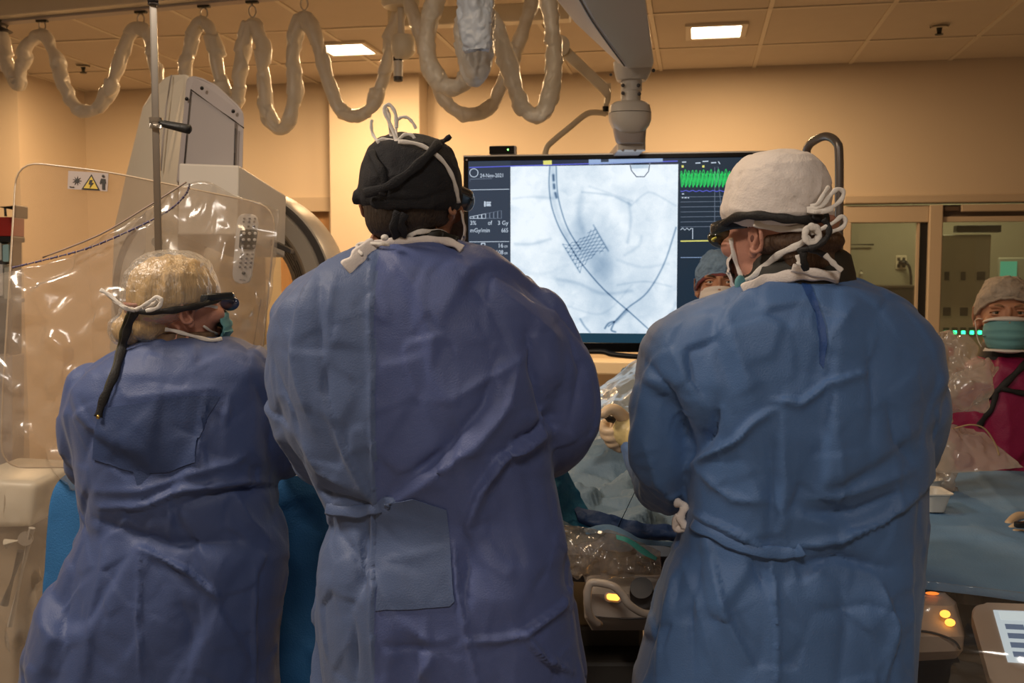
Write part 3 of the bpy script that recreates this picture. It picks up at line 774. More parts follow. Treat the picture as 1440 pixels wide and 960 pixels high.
def W(*q): return [T0]+[L(x, y, dT-(.02 if len(q) < 3 else .015)) for x, y in q]+[T0]
for P, w_ in ((W((548, 206), (536, 204), (532, 198), (542, 196)), .0028), (W((568, 190), (579, 190), (583, 198), (574, 204)), .0028),
          (W((551, 180), (541, 158), (542, 149), (549, 148), (556, 160), (558, 180))[:-1], .0028), ([T0, L(557, 175, dT), L(562, 166, dT), L(572, 165, dT), L(580, 172, dT), L(585, 181, dT)], .0024),
          ([T0, L(545, 204, dT-.015), L(532, 199, dT-.01), L(524, 188, dT), L(522, 176, dT), L(523, 168, dT)], .0024), ([T0, L(550, 190, dT), L(548, 175, dT), L(547, 160, dT), L(543, 152, dT)], .0024)):
    obj('mask_tie', flat(smoothpath(P, 8), .0010, w_), m_tie, pm, smooth=True)
obj('mask_knot', ellip(bmesh.new(), T0, (.006, .005, .0045)), m_tie, pm, smooth=True)
# eyewear
obj('eyewear_frame', ntube(smoothpath([Hm(.082, -.01, .022), Hm(.083, .03, .020), Hm(.082, .065, .018), Hm(.070, .088, .016), Hm(.035, .104, .014), Hm(0, .108, .018), Hm(-.035, .104, .014), Hm(-.07, .088, .016), Hm(-.083, .03, .02)], 5), .0028, .007, n=8), mat('dark_eyewear', (.02, .025, .03), .25), pm, smooth=True)
b = ellip(bmesh.new(), Hm(.064, .088, .010), (.017, .009, .017), Hm.R @ Matrix.Rotation(-.5, 3, 'Z')); obj('lens', b, mat('blue_grey_lens', (.10, .16, .24), .1, coat=1), pm, smooth=True)
def mask_shell(H, m, parent, z0=.0, z1=-.105, out=.012, wrap=.9, pleat=.003, name='face_mask', n=28, rows_=14, fw=0.0):
    rs = []
    for j in range(rows_+1):
        v = j/rows_; z = z0+(z1-z0)*v; ring = []
        for i in range(n+1):
            u = -1+2*i/n; a = u*wrap*1.45
            bul = .072-.010*v+.012*math.sin(v*PI); yy = .012+(.092-fw+.020*math.sin(v*PI*.9)-.012*v)*math.cos(a)
            xx = bul*math.sin(a)
            pz = pleat*math.sin(v*PI*8)*math.cos(a*.9)
            ring.append(H(xx*(1+pz), yy+out+pz, z*(1-.10*abs(u)**2)-.012*abs(u)**2*(0 if v > .5 else 1)))
        rs.append(ring)
    rs2 = [r_+[H.o+(p-H.o)*.985 for p in r_[::-1]] for r_ in rs]
    return obj(name, loft(bmesh.new(), rs2), m, parent, smooth=True)
mask_shell(Hm, m_white, pm)
# collars: white inner band, lead collar
def neck_ring(H, parent, m, name, pts, r, label=None):
    o = obj(name, ntube(smoothpath(pts, 6), r[0], r[1], n=12), m, parent, smooth=True)
    if label: o['label'] = label
    return o
TG = [gm]+TM
tape_on('thyroid_collar', TG, [(535, 336), (560, 337), (600, 333), (625, 334), (640, 342)], m_lead, pm, .003, .010, .006, 'dark brown lead collar edge')
tape_on('neck_band', TG, [(520, 345), (545, 340), (580, 338), (610, 337), (635, 341), (650, 350)], m_white, pm, .002, .006, .010)
tape_on('mask_tie', TG, [(570, 336), (585, 327), (605, 325), (625, 328), (638, 338)], m_tie, pm, .0012, .0040, .008)
tape_on('gown_collar', TG, [(486, 378), (500, 366), (512, 352), (528, 345)], m_white, pm, .002, .012, .006, 'white inner collar corner')
tape_on('gown_tie', TG, [(548, 344), (520, 342), (504, 343), (503, 350), (510, 358)], m_tie, pm, .001, .0025, .014)
obj('gown_button', ellip(bmesh.new(), L(541, 334, D-.10), (.006, .005, .005)), m_tie, pm, smooth=True)
belt_on('waist_tie', gm, [(460, 712), (490, 718), (520, 716), (548, 706), (552, 708)], .010, .0018, m_gownA2, pm)
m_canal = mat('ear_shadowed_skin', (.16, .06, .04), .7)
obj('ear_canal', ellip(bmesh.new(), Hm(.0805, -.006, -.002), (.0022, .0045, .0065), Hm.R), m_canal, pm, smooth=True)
# ------------------------------------------------------------------ right surgeon, white cap
Dr = 1.62
pr = empty('person', (L(1110, 900, Dr).x, L(1110, 900, Dr).y, 0), 'surgeon at right seen from behind, white tie-back cap and azure gown, face turned left', 'person')
Hr = Head(1097, 335, Dr, 37, -2, 0, .93)
neck = L(1122, 395, Dr+.0)
armL = [(950, 505, Dr, .054), (933, 570, Dr, .058), (930, 645, Dr+.02, .052), (932, 690, Dr+.12, .046), (905, 640, Dr+.27, .040), (893, 606, Dr+.34, .036)]
armR = [(1258, 510, Dr, .058), (1274, 575, Dr, .068), (1268, 640, Dr+.05, .060), (1240, 670, Dr+.22, .052), (1180, 650, Dr+.42, .042)]
Tr = [(390, 1062, 1190, Dr, .058), (398, 1035, 1212, Dr, .080), (410, 1003, 1238, Dr, .095), (430, 962, 1268, Dr, .112), (455, 925, 1295, Dr, .125), (485, 902, 1313, Dr, .132), (530, 895, 1318, Dr, .14), (600, 958, 1290, Dr, .148),
      (670, 966, 1296, Dr, .142), (720, 966, 1295, Dr, .135), (765, 956, 1291, Dr, .135), (800, 938, 1290, Dr, .145), (840, 924, 1288, Dr, .155), (900, 906, 1283, Dr, .162), (960, 890, 1283, Dr, .168)]
mesh_obj('body', body_mesh(Hr, neck, shrink(Tr)[1:], [thin(armL), thin(armR)]), m_skinB, pr)['neck_z'] = neck.z
Fr = [([(1085, 575), (1060, 590), (1030, 620), (990, 640), (968, 655)], 9, .012, 'S'),
      ([(1090, 560), (1125, 565), (1160, 540), (1215, 522)], 9, .009, 's'),
      ([(1010, 570), (1000, 610), (972, 640)], 10, .014, 'v'),
      ([(980, 660), (1030, 700), (1075, 705)], 9, .008, 'r'), ([(975, 720), (1020, 740), (1080, 772)], 8, .009, 's'),
      ([(1080, 600), (1088, 680), (1083, 760)], 9, .007, 'v'), ([(1100, 590), (1105, 680), (1095, 760)], 10, .006, 'r'),
      ([(1130, 700), (1200, 690), (1285, 660)], 14, .009, 'r'), ([(1120, 770), (1180, 762), (1240, 735), (1290, 700)], 9, .010, 'S'),
      ([(1125, 795), (1180, 785), (1250, 800)], 9, .013, 'v'), ([(1120, 720), (1200, 720), (1270, 690)], 8, .008, 'v'),
      ([(1083, 790), (1090, 850), (1092, 958)], 4, .010, 'S'), ([(1055, 780), (1078, 830)], 7, .008, 'v'),
      ([(950, 800), (935, 870), (925, 958)], 12, .008, 'r'), ([(985, 780), (970, 860), (975, 958)], 10, .008, 'v'),
      ([(1000, 770), (1020, 860), (1060, 940)], 14, .008, 's'), ([(960, 790), (990, 880), (1010, 958)], 9, .006, 'r'),
      ([(1180, 810), (1190, 880), (1180, 958)], 12, .005, 'v'), ([(1240, 820), (1262, 880), (1245, 958)], 10, .008, 's'),
      ([(1150, 860), (1220, 850), (1280, 865)], 8, .004, 'v'),
      ([(900, 500), (935, 545), (960, 590), (972, 640)], 10, .012, 'v'), ([(935, 470), (960, 520), (985, 570)], 14, .006, 'r'),
      ([(1020, 430), (1035, 490), (1060, 560)], 14, .006, 'r'), ([(1000, 440), (1010, 500), (1035, 560)], 12, .005, 'v'),
      ([(1200, 430), (1170, 470), (1158, 530)], 14, .006, 'r'), ([(1220, 470), (1230, 560), (1225, 640)], 12, .005, 'v'),
      ([(1250, 560), (1262, 620), (1290, 660)], 10, .007, 'v'), ([(1140, 395), (1150, 440), (1158, 500)], 9, .004, 'v'),
      ([(1180, 600), (1185, 680), (1170, 720)], 10, .004, 'r'), ([(905, 620), (925, 680), (950, 710)], 8, .006, 'r')]
gr = gown(pr, Tr, [armL, armR], Fr, 23, m_gownB)
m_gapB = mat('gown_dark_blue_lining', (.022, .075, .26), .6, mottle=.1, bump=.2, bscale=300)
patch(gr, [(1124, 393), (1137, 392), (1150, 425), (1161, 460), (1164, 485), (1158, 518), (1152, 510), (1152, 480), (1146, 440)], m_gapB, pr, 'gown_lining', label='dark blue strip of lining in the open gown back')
body_r = [c for c in pr.children if c.name.startswith('body')][0]
def cap_r_extra(bm):
    tube(bm, smoothpath([L(1150, 292, Dr-.05), L(1166, 300, Dr-.06), L(1174, 302, Dr-.06)], 3), .008, n=10)
cap_r = cap_rows(pr, [(212, 1078, 1108, Dr, .03), (215, 1062, 1126, Dr, .055), (222, 1047, 1141, Dr, .078), (236, 1034, 1153, Dr, .094), (255, 1025, 1162, Dr, .102), (278, 1019, 1166, Dr, .104), (298, 1016, 1163, Dr, .102), (312, 1020, 1156, Dr, .098), (320, 1030, 1146, Dr, .09)],
      m_white, .0013, 9, cap_r_extra, [([(1026, 240), (1070, 236), (1105, 262), (1135, 292)], 3, .0035, 'r'), ([(1135, 292), (1152, 270), (1156, 245)], 3, .003, 'r'), ([(1040, 225), (1100, 240), (1140, 285)], 10, .003, 'v'), ([(1020, 290), (1060, 300), (1130, 298), (1160, 290)], 4, .003, 'r'), ([(1100, 275), (1135, 294), (1165, 280)], 4, .003, 'v')],
      'white nonwoven tie-back surgical cap')
tuck(body_r, cap_r, .004, zmin=L(1090, 312, Dr).z)
bh = bmesh.new(); ellip(bh, Hr(0, -.030, -.010), (.069, .082, .030), Hr.R); ellip(bh, Hr(0, -.055, -.04), (.050, .045, .030), Hr.R)
hair_r = mesh_obj('hair', remesh(bh, .003, 3), m_hair_r, pr); hair_r['label'] = 'short brown nape hair'
TR = [cap_r, hair_r, body_r]
# black head strap and goggles
ang = lambda a0, a1, n: np.linspace(math.radians(a0), math.radians(a1), n)
tape_on('eyewear_strap', TR, [(1012, 322), (1028, 308), (1050, 303), (1080, 304), (1110, 308), (1140, 309), (1165, 306)], m_strap, pr, .0028, .0068, .007)
obj('strap_knot', ellip(bmesh.new(), on_surf(TR, [(1150, 306), (1160, 306)], .014)[0], (.012, .008, .007), Hr.R), m_strap, pr, smooth=True)
obj('eyewear_frame', ntube(smoothpath([Hr(-.087, -.005, .026), Hr(-.089, .03, .026), Hr(-.086, .065, .022), Hr(-.074, .090, .018), Hr(-.04, .108, .016), Hr(0, .112, .018), Hr(.04, .108, .016), Hr(.075, .09, .018), Hr(.088, .03, .02)], 5), .003, .010, n=8), mat('dark_eyewear', (0, 0, 0)), pr, smooth=True)
for s in (-1, 1):
    b = ellip(bmesh.new(), Hr(s*.042, .094, .006), (.026, .010, .017), Hr.R @ Matrix.Rotation(s*.45, 3, 'Z')); obj('lens', b, mat('amber_dark_lens', (.05, .045, .02), .08, coat=1), pr, smooth=True)
obj('lens_edge_band', ntube(smoothpath([Hr(-.084, .072, .004), Hr(-.076, .088, .001), Hr(-.055, .100, 0)], 4), .0014, .0022, n=6), mat('yellow_trim', (.75, .7, .12), .4), pr, smooth=True)
mask_shell(Hr, m_white, pr, out=.0, wrap=.66, fw=.020)
patchm = obj('mask_side', ellip(bmesh.new(), L(1041, 399, Dr-.03), (.012, .006, .014), Hr.R), m_maskg, pr, smooth=True); patchm['label'] = 'green-teal lower edge of the mask'
# mask ties
tape_on('mask_tie', TR, [(1046, 398), (1060, 388), (1080, 370), (1100, 355), (1122, 345), (1136, 335)], m_tie, pr, .0014, .0052, .007)
tape_on('mask_tie', TR, [(1060, 314), (1085, 320), (1110, 322), (1132, 320)], m_tie, pr, .0014, .0050, .007)
tape_on('mask_tie', TR, [(1028, 335), (1030, 350), (1036, 372), (1043, 390)], m_tie, pr, .0014, .0034, .005)
dK = Dr-.118; K = L(1140, 328, dK)
rs = np.random.RandomState(4)
for q in range(5):
    a = rs.rand()*6; P = [L(1141+9*math.cos(a+t)+rs.randn(), 330+11*math.sin(a+t)+rs.randn(), dK-.006*q/3) for t in np.linspace(0, 5.2, 8)]
    obj('mask_knot', flat(smoothpath(P, 5), .0015, .0045), m_tie, pr, smooth=True)
for P, w_ in (([K, L(1155, 322, dK), L(1172, 313, dK), L(1184, 304, dK), L(1189, 311, dK), L(1184, 320, dK), L(1168, 326, dK)], .0032),
          ([L(1135, 294, dK+.01), L(1155, 290, dK), L(1168, 274, dK), L(1178, 266, dK), L(1186, 270, dK), L(1182, 282, dK), L(1165, 294, dK), L(1146, 298, dK)], .0034),
          ([L(1135, 296, dK+.01), L(1155, 298, dK), L(1172, 293, dK)], .0036), ([L(1140, 290, dK+.01), L(1150, 286, dK), L(1160, 270, dK), L(1166, 262, dK+.01)], .003),
          ([L(1160, 358, dK), L(1168, 366, dK), L(1176, 374, dK), L(1184, 381, dK)], .0040), ([L(1122, 358, dK), L(1124, 368, dK), L(1122, 372, dK)], .004)):
    obj('mask_tie', flat(smoothpath(P, 6), .0012, w_), m_tie, pr, smooth=True)
for P, w_ in (([L(1158, 308, dK), L(1165, 318, dK), L(1164, 332, dK-.01), L(1152, 344, dK-.012), L(1138, 350, dK-.01)], .0045), ([L(1122, 354, dK), L(1135, 350, dK-.01), L(1150, 354, dK), L(1165, 362, dK+.01)], .0045),
          ([L(1130, 352, dK-.006), L(1130, 366, dK-.004), L(1134, 380, dK+.004)], .0055)):
    obj('eyewear_strap', flat(smoothpath(P, 6), .002, w_), m_strap, pr, smooth=True)
# dark collar and white inner collar
bc = bmesh.new()
cr = []
for z, rr, dz in ((-.02, .090, 0), (.01, .086, 0), (.038, .079, 0), (.044, .072, 0), (.0, .07, 0)):
    c0 = L(1122, 385, Dr+.005); cr.append([Vector((c0.x, c0.y, c0.z-.012+z))+V(rr*math.cos(a)*1.05, rr*math.sin(a), -.012*math.cos(a)*0+ .010*math.sin(-a)) for a in np.linspace(0, 2*PI, 29)[:-1]])
loft(bc, cr, caps=False); obj('thyroid_collar', bc, m_lead, pr, smooth=True)['label'] = 'dark brown lead collar'
TGr = [gr]+TR+[c for c in pr.children if c.name.startswith('thyroid_collar')]
tape_on('neck_band', TGr, [(1045, 408), (1065, 398), (1090, 391), (1120, 387), (1150, 386), (1180, 390)], m_white, pr, .002, .009, .006)
tape_on('gown_collar', TGr, [(1114, 376), (1135, 381), (1160, 386), (1180, 390)], m_white, pr, .002, .006, .012, 'white inner collar flap')
belt_on('waist_tie', gr, [(975, 735), (1010, 752), (1060, 772), (1110, 776), (1128, 770)], .010, .0018, m_gownB, pr)
loop_tie('gown_tie', [L(950, 706, Dr-.0), L(962, 712, Dr-.02), L(957, 728, Dr-.02), L(964, 742, Dr-.02), L(950, 740, Dr-.01), L(955, 724, Dr-.02)], m_white, pr, (.006, .010))
# ------------------------------------------------------------------ woman at left
Dw = 1.88
pw = empty('person', (L(230, 900, Dw).x, L(230, 900, Dw).y, 0), 'woman at left in clear bouffant cap over blond bun, face in profile, navy gown', 'person')
Hw = Head(243, 434, Dw, -43, 0, 0, .92)
neck = L(246, 478, Dw)
armL = [(132, 550, Dw, .050), (122, 610, Dw, .048), (132, 655, Dw+.04, .044), (160, 655, Dw+.14, .040), (205, 650, Dw+.19, .036)]
armR = [(335, 530, Dw, .058), (372, 590, Dw+.01, .060), (392, 635, Dw+.06, .052), (399, 640, Dw+.16, .044), (392, 640, Dw+.22, .038)]
Tw = [(476, 205, 318, Dw, .055), (484, 184, 345, Dw, .075), (497, 160, 368, Dw, .090), (518, 132, 383, Dw, .108), (545, 110, 388, Dw, .120), (580, 100, 388, Dw, .128), (630, 114, 386, Dw, .132), (690, 117, 388, Dw, .128),
      (735, 122, 393, Dw, .125), (770, 104, 399, Dw, .14), (800, 90, 398, Dw, .15), (840, 74, 392, Dw, .158), (900, 55, 385, Dw, .165), (960, 38, 384, Dw, .170)]
mesh_obj('body', body_mesh(Hw, neck, shrink(Tw)[1:], [thin(armL), thin(armR)]), m_skinB, pw)['neck_z'] = neck.z
Fw = [([(135, 690), (200, 690), (260, 668), (330, 650), (345, 640)], 9, .008, 'r'), ([(145, 715), (210, 712), (260, 690), (340, 680), (395, 682)], 9, .011, 'S'),
      ([(420, 682), (360, 684), (300, 695), (240, 715)], 8, .012, 'v'), ([(130, 730), (190, 752), (240, 765), (335, 760)], 10, .012, 'v'),
      ([(235, 700), (240, 730), (238, 762)], 9, .006, 'r'), ([(200, 770), (260, 800), (305, 835)], 9, .012, 's'),
      ([(215, 780), (250, 805), (285, 820)], 6, .008, 'v'), ([(198, 775), (195, 860), (200, 958)], 4, .006, 's'),
      ([(362, 800), (358, 870), (360, 958)], 5, .005, 's'), ([(250, 840), (270, 880), (260, 958)], 12, .005, 'v'),
      ([(290, 560), (285, 600), (275, 650)], 5, .005, 's'), ([(322, 560), (318, 600)], 5, .004, 'r'), ([(360, 540), (385, 580), (380, 640)], 10, .008, 'v'),
      ([(120, 690), (115, 720), (110, 745)], 8, .010, 'v'), ([(110, 560), (130, 600), (118, 650)], 9, .006, 'v'),
      ([(150, 520), (180, 560), (300, 545), (320, 555)], 10, .003, 'r'), ([(100, 820), (90, 880), (80, 958)], 8, .005, 'v'), ([(150, 780), (130, 860), (120, 958)], 10, .006, 'r'),
      ([(330, 690), (350, 730), (380, 760)], 10, .007, 'r'), ([(250, 600), (300, 640), (350, 655)], 12, .004, 'v'), ([(190, 660), (230, 670), (270, 665)], 9, .005, 'v')]
gw = gown(pw, Tw, [armL, armR], Fw, 37, m_gownC)
m_shadeC = mat('gown_painted_shade', (.034, .062, .165), .6, mottle=.12, mscale=20, bump=.2, bscale=300)  # cast shadow on the back, put into the colour of a darker patch
patch(gw, [(143, 575), (200, 566), (260, 556), (310, 557), (290, 590), (278, 620), (274, 650), (240, 662), (195, 665), (160, 655), (132, 645), (134, 610)], m_shadeC, pw, 'gown_back_shade', label='shadow across the gown back, painted as darker blue cloth', step=4)
# bouffant cap: translucent net over hair
body_w = [c for c in pw.children if c.name.startswith('body')][0]
def wcap(g, hdg):
    return [(352+g, 232+g, 256-g, Dw, .03-hdg), (356+g, 212+g, 273-g, Dw, .055-hdg), (366+g*.7, 197+g, 287-g, Dw, .078-hdg), (384, 186+g, 298-g, Dw, .094-hdg), (404, 181+g, 303-g, Dw, .100-hdg), (424, 181+g, 302-g, Dw, .100-hdg), (440-g*.5, 186+g, 280-g, Dw, .092-hdg), (452-g, 195+g, 262-g, Dw, .08-hdg)]
def bun(bm, k):
    ellip(bm, L(181, 463, Dw-.03), (.037*k, .036*k, .034*k)); ellip(bm, L(214, 458, Dw-.03), (.046*k, .045*k, .034*k)); ellip(bm, L(205, 444, Dw-.02), (.05*k, .05*k, .036*k))
bh = bmesh.new(); rows(bh, wcap(6, .008)); bun(bh, .86)
me = remesh(bh, .0035, 4); co, no = verts_np(me); x_, y_ = proj(co); co += no*(.0013*np.sin((x_*.5+y_*.12+6*facet(co, .09, 3, 6))*.55))[:, None]; set_np(me, co); hair_w = mesh_obj('hair', me, m_hair_b, pw); hair_w['label'] = 'blond hair gathered in a low bun'
m_net = plastic('bouffant_net', tint=(.50, .62, .74), haze=.12, rough=.4, bump=.5, bscale=90)
bh = bmesh.new(); rows(bh, wcap(0, 0)); bun(bh, 1)
me = remesh(bh, .0032, 4); co, no = verts_np(me); co += no*(.0024*facet(co, .05, 8, 16)+.0014*facet(co, .02, 9, 16))[:, None]; set_np(me, co)
cap_w = mesh_obj('bouffant_cap', me, m_net, pw); cap_w['label'] = 'clear pale blue net bouffant cap'
tuck(body_w, hair_w, .003, zmin=L(240, 425, Dw).z, reach=.03)
TW = [cap_w, gw, body_w]
# strap from glasses to the bow at the back
tape_on('eyewear_strap', TW, [(308, 420), (285, 428), (262, 433), (235, 437), (205, 438), (180, 436)], m_strap, pw, .0025, .0058, .005)
tape_on('eyewear_strap', TW, [(190, 438), (182, 455), (175, 478), (168, 505), (158, 535), (145, 562), (138, 586)], m_strap, pw, .002, .0068, .010)
tape_on('eyewear_strap', TW, [(183, 440), (174, 460), (170, 480), (163, 510), (150, 548), (141, 575)], mat('olive_strap', (.05, .045, .02), .6), pw, .0015, .005, .006)
obj('strap_tip', ellip(bmesh.new(), on_surf(TW, [(138, 586), (137, 588)], .012)[0], (.004, .003, .004)), mat('brass', (.6, .4, .12), .3, metal=1), pw, smooth=True)
obj('eyewear_frame', ntube(smoothpath([Hw(.078, -.005, .022), Hw(.084, .04, .024), Hw(.080, .075, .026), Hw(.070, .098, .026), Hw(.035, .112, .024), Hw(0, .116, .022), Hw(-.035, .112, .024), Hw(-.07, .098, .026), Hw(-.08, .04, .024)], 5), .003, .007, n=8), mat('dark_eyewear', (0, 0, 0)), pw, smooth=True)
for s in (-1, 1): obj('lens', ellip(bmesh.new(), Hw(s*.042, .106, .010), (.022, .008, .015), Hw.R @ Matrix.Rotation(-s*-.4, 3, 'Z')), mat('blue_dark_lens', (.03, .05, .12), .06, coat=1), pw, smooth=True)
mask_shell(Hw, m_maskg, pw, z0=-.005, z1=-.085, out=.010, wrap=.72)
B0 = on_surf([cap_w], [(190, 436), (195, 436)], .012)[0]
for P in ([B0, L(172, 430, Dw-.13), L(156, 416, Dw-.13), L(141, 407, Dw-.13)], [B0, L(205, 428, Dw-.14), L(220, 418, Dw-.14), L(227, 422, Dw-.14), L(222, 432, Dw-.14), L(205, 437, Dw-.14)], [B0, L(178, 434, Dw-.13), L(163, 424, Dw-.13), L(150, 412, Dw-.12)],
          [L(222, 422, Dw-.14), L(215, 428, Dw-.13), L(200, 433, Dw-.13)]):
    loop_tie('mask_tie', P, m_tie, pw, (.0016, .0048))
tape_on('mask_tie', TW, [(306, 432), (294, 430), (283, 429)], m_tie, pw, .001, .0028, .008)
tape_on('mask_tie', TW, [(306, 470), (296, 465), (286, 458)], m_tie, pw, .001, .0024, .006)
tape_on('mask_tie', TW, [(312, 476), (296, 478), (270, 472), (245, 465), (232, 463)], m_tie, pw, .0012, .0035, .008)
bc = bmesh.new(); cr = []
for z, rr in ((-.03, .076), (0, .072), (.022, .066), (.026, .060), (-.02, .055)):
    c0 = L(252, 484, Dw+.01); cr.append([Vector((c0.x, c0.y, c0.z+z))+V(rr*math.cos(a), rr*math.sin(a), 0) for a in np.linspace(0, 2*PI, 29)[:-1]])
loft(bc, cr, caps=False); o = obj('thyroid_collar', bc, mat('patterned_collar', (.16, .10, .06), .7, mottle=.85, mscale=70), pw, smooth=True); o['label'] = 'brown patterned lead collar'
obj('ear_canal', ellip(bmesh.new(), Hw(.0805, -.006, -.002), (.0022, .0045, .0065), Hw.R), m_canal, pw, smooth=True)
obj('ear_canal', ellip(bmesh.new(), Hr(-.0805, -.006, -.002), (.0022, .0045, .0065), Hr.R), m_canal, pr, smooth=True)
# ================================================================== equipment
m_wp = mat('white_enamel', (.66, .62, .56), .35, mottle=.02)
m_cream = mat('cream_enamel', (.74, .68, .56), .38, mottle=.02)
m_gp = mat('grey_enamel', (.42, .38, .37), .45, mottle=.02)
m_gd = mat('dark_grey_plastic', (.07, .065, .065), .45)
m_steel = mat('steel', (.62, .58, .52), .28, metal=1)
m_sleeve = mat('translucent_sleeve', (.76, .71, .62), .34, bump=.5, bscale=22, mottle=.12, mscale=14, spec=.6)
m_gloss = mat('black_gloss', (.006, .006, .007), .15)
# ---- ceiling rail carrying the cable sleeves
Ra = L(-60, 31, 5.15); Rb = L(640, -33, 4.32); zr = 2.76
Ra = at_z(-60, 36, zr); Rb = at_z(300, 3, zr); dv = (Rb-Ra).normalized(); Ra = Ra-dv*.4; Rb = Rb+dv*1.3
sd = Vector((dv.y, -dv.x, 0))
rl = empty('ceiling_rail', ((Ra+Rb)/2), 'long pale ceiling rail at top left with hooks for the cable sleeves', 'rail')
b = bmesh.new(); prism(b, [Ra+sd*.0, Ra+sd*.09, Ra+sd*.09+Vector((0, 0, .10)), Ra+Vector((0, 0, .10))], Rb-Ra, .004, 1); obj('beam', b, m_cream, rl)
b = bmesh.new(); prism(b, [Ra-sd*.03, Ra+sd*.03, Ra+sd*.03-Vector((0, 0, .012)), Ra-sd*.03-Vector((0, 0, .012))], Rb-Ra, .002, 1); obj('lower_flange', b, m_gp, rl)
for t in (.1, .5, .9):
    q = Ra.lerp(Rb, t)+sd*.045; obj('hanger', nbox((q.x-.03, q.y-.03, zr+.09), (q.x+.03, q.y+.03, CEIL+.01), .004, 1), m_gp, rl)
def rail_pt(px):   # depth of the rail below pixel column
    r = ray(px, 20); 
    # intersect plan line with rail
    A = np.array([[r.x, -dv.x], [r.y, -dv.y]]); s_ = np.linalg.solve(A, np.array([Ra.x, Ra.y])); P = Vector((0, 0, CH))+r*s_[0]; return P
def rd(px):
    P = rail_pt(px); return -P.x*SA+P.y*CA
for k, hx in enumerate((59, 198, 287, 355, 428)):
    P = rail_pt(hx); P.z = zr-.01; d_ = rd(hx); bot = L(hx, {59: 44, 198: 35, 287: 27, 355: 24, 428: 14}[hx], d_)
    h = obj('rail_hook', nbox((P.x-.03, P.y-.012, P.z-.012), (P.x+.03, P.y+.012, P.z), .003, 1), m_sock, None)
    tag(h, ['hook with steel ring holding the leftmost sleeve loop', 'hook with steel ring just left of the drip pole', 'hook with ring just right of the drip pole', 'hook with ring above the gantry corner', 'rightmost hook with ring, left of the lit ceiling panel'][k], 'hook', 'hooks on the ceiling rail')
    z0, z1 = P.z-.01, bot.z
    obj('shank', ncyl((P.x, P.y, z0), (P.x, P.y, z1+.05), .004, n=8), m_steel, h, smooth=True)
    c = Vector((P.x, P.y, z1+.025)); obj('ring', tube(bmesh.new(), [c+V(.016*math.cos(a), 0, .026*math.sin(a)) for a in np.linspace(0, 2*PI, 17)[:-1]], .0035, n=8, closed=True), m_steel, h, smooth=True)
def sleeve(name, P, r, seed, label, cat='cable sleeve', m=None, group='hanging cable sleeves', dep=None):
    pts = [L(x, y, (dep if dep else rd(min(max(x, -40), 520)))+(dd if isinstance(dd, float) else 0)) for x, y, dd in [(q+(0.0,))[:3] for q in P]]
    S = smoothpath(pts, 10); rr = [r*(1+.06*math.sin(i*.17+seed)+.04*math.sin(i*.43)) for i in range(len(S))]
    bm = tube(bmesh.new(), S, rr, [q*.86 for q in rr], n=22)
    bmesh.ops.subdivide_edges(bm, edges=bm.edges[:], cuts=1, use_grid_fill=True)
    me = bpy.data.meshes.new('s'); bmesh.ops.recalc_face_normals(bm, faces=bm.faces); bm.to_mesh(me); bm.free()
    co, no = verts_np(me); co += no*(r*.13*facet(co, .09, seed, 20)+r*.085*facet(co, .035, seed+2, 22)).clip(-r*.35, r*.35)[:, None]; set_np(me, co)
    o = mesh_obj(name, me, m or m_sleeve); tag(o, label, cat, group); return o
s1 = sleeve('cable_sleeve', [(-14, 20), (2, 45), (8, 82), (18, 110), (25, 118), (30, 95), (38, 66), (55, 51), (68, 58), (80, 85), (90, 118), (103, 146), (121, 157), (141, 150), (156, 122), (170, 80), (182, 50), (196, 40), (208, 50), (216, 80), (224, 125), (236, 165), (248, 170), (258, 120), (266, 70), (276, 40), (287, 33), (298, 50), (306, 85), (313, 125),
             (322, 150), (333, 140), (339, 95), (345, 50), (357, 33), (367, 60), (371, 110), (376, 160), (392, 183), (408, 168), (415, 120), (412, 70), (418, 35), (428, 26), (442, 45), (456, 95), (474, 145), (497, 162), (522, 150), (537, 115), (548, 65), (560, 20), (570, -15)], .036, 3, 'long translucent sleeve looped along the rail at left, many hanging bights', group=None)
obj('end_connector', ncyl(L(3, 30, rd(3)), L(6, 46, rd(3)), .040), m_gd, s1, smooth=True, auto=40)
s2 = sleeve('cable_sleeve', [(618, -20), (607, 20), (601, 60), (606, 95), (622, 119), (640, 123), (654, 112), (662, 85), (668, 40)], .040, 8, 'thick cable sleeve hanging left of the bluish bag', dep=3.9)
s3 = sleeve('cable_sleeve', [(600, 80), (612, 112), (626, 143), (646, 157), (668, 161), (690, 150), (704, 122), (720, 85), (735, 45), (748, 5), (755, -20)], .034, 14, 'lowest wide cable sleeve bight crossing behind the bluish bag', dep=4.3)
s4 = sleeve('cable_sleeve', [(668, 40), (684, 22), (700, 42), (712, 80), (722, 115), (734, 148), (752, 163), (768, 150), (777, 112), (779, 70), (776, 30), (768, -15)], .038, 21, 'cable sleeve with pointed bottom nearest the grey boom arm', dep=3.8)
s5 = sleeve('cable_sleeve', [(570, -10), (578, 10), (590, 45), (596, 75)], .034, 5, 'short cable sleeve end dropping beside the hanging white camera', dep=4.3)
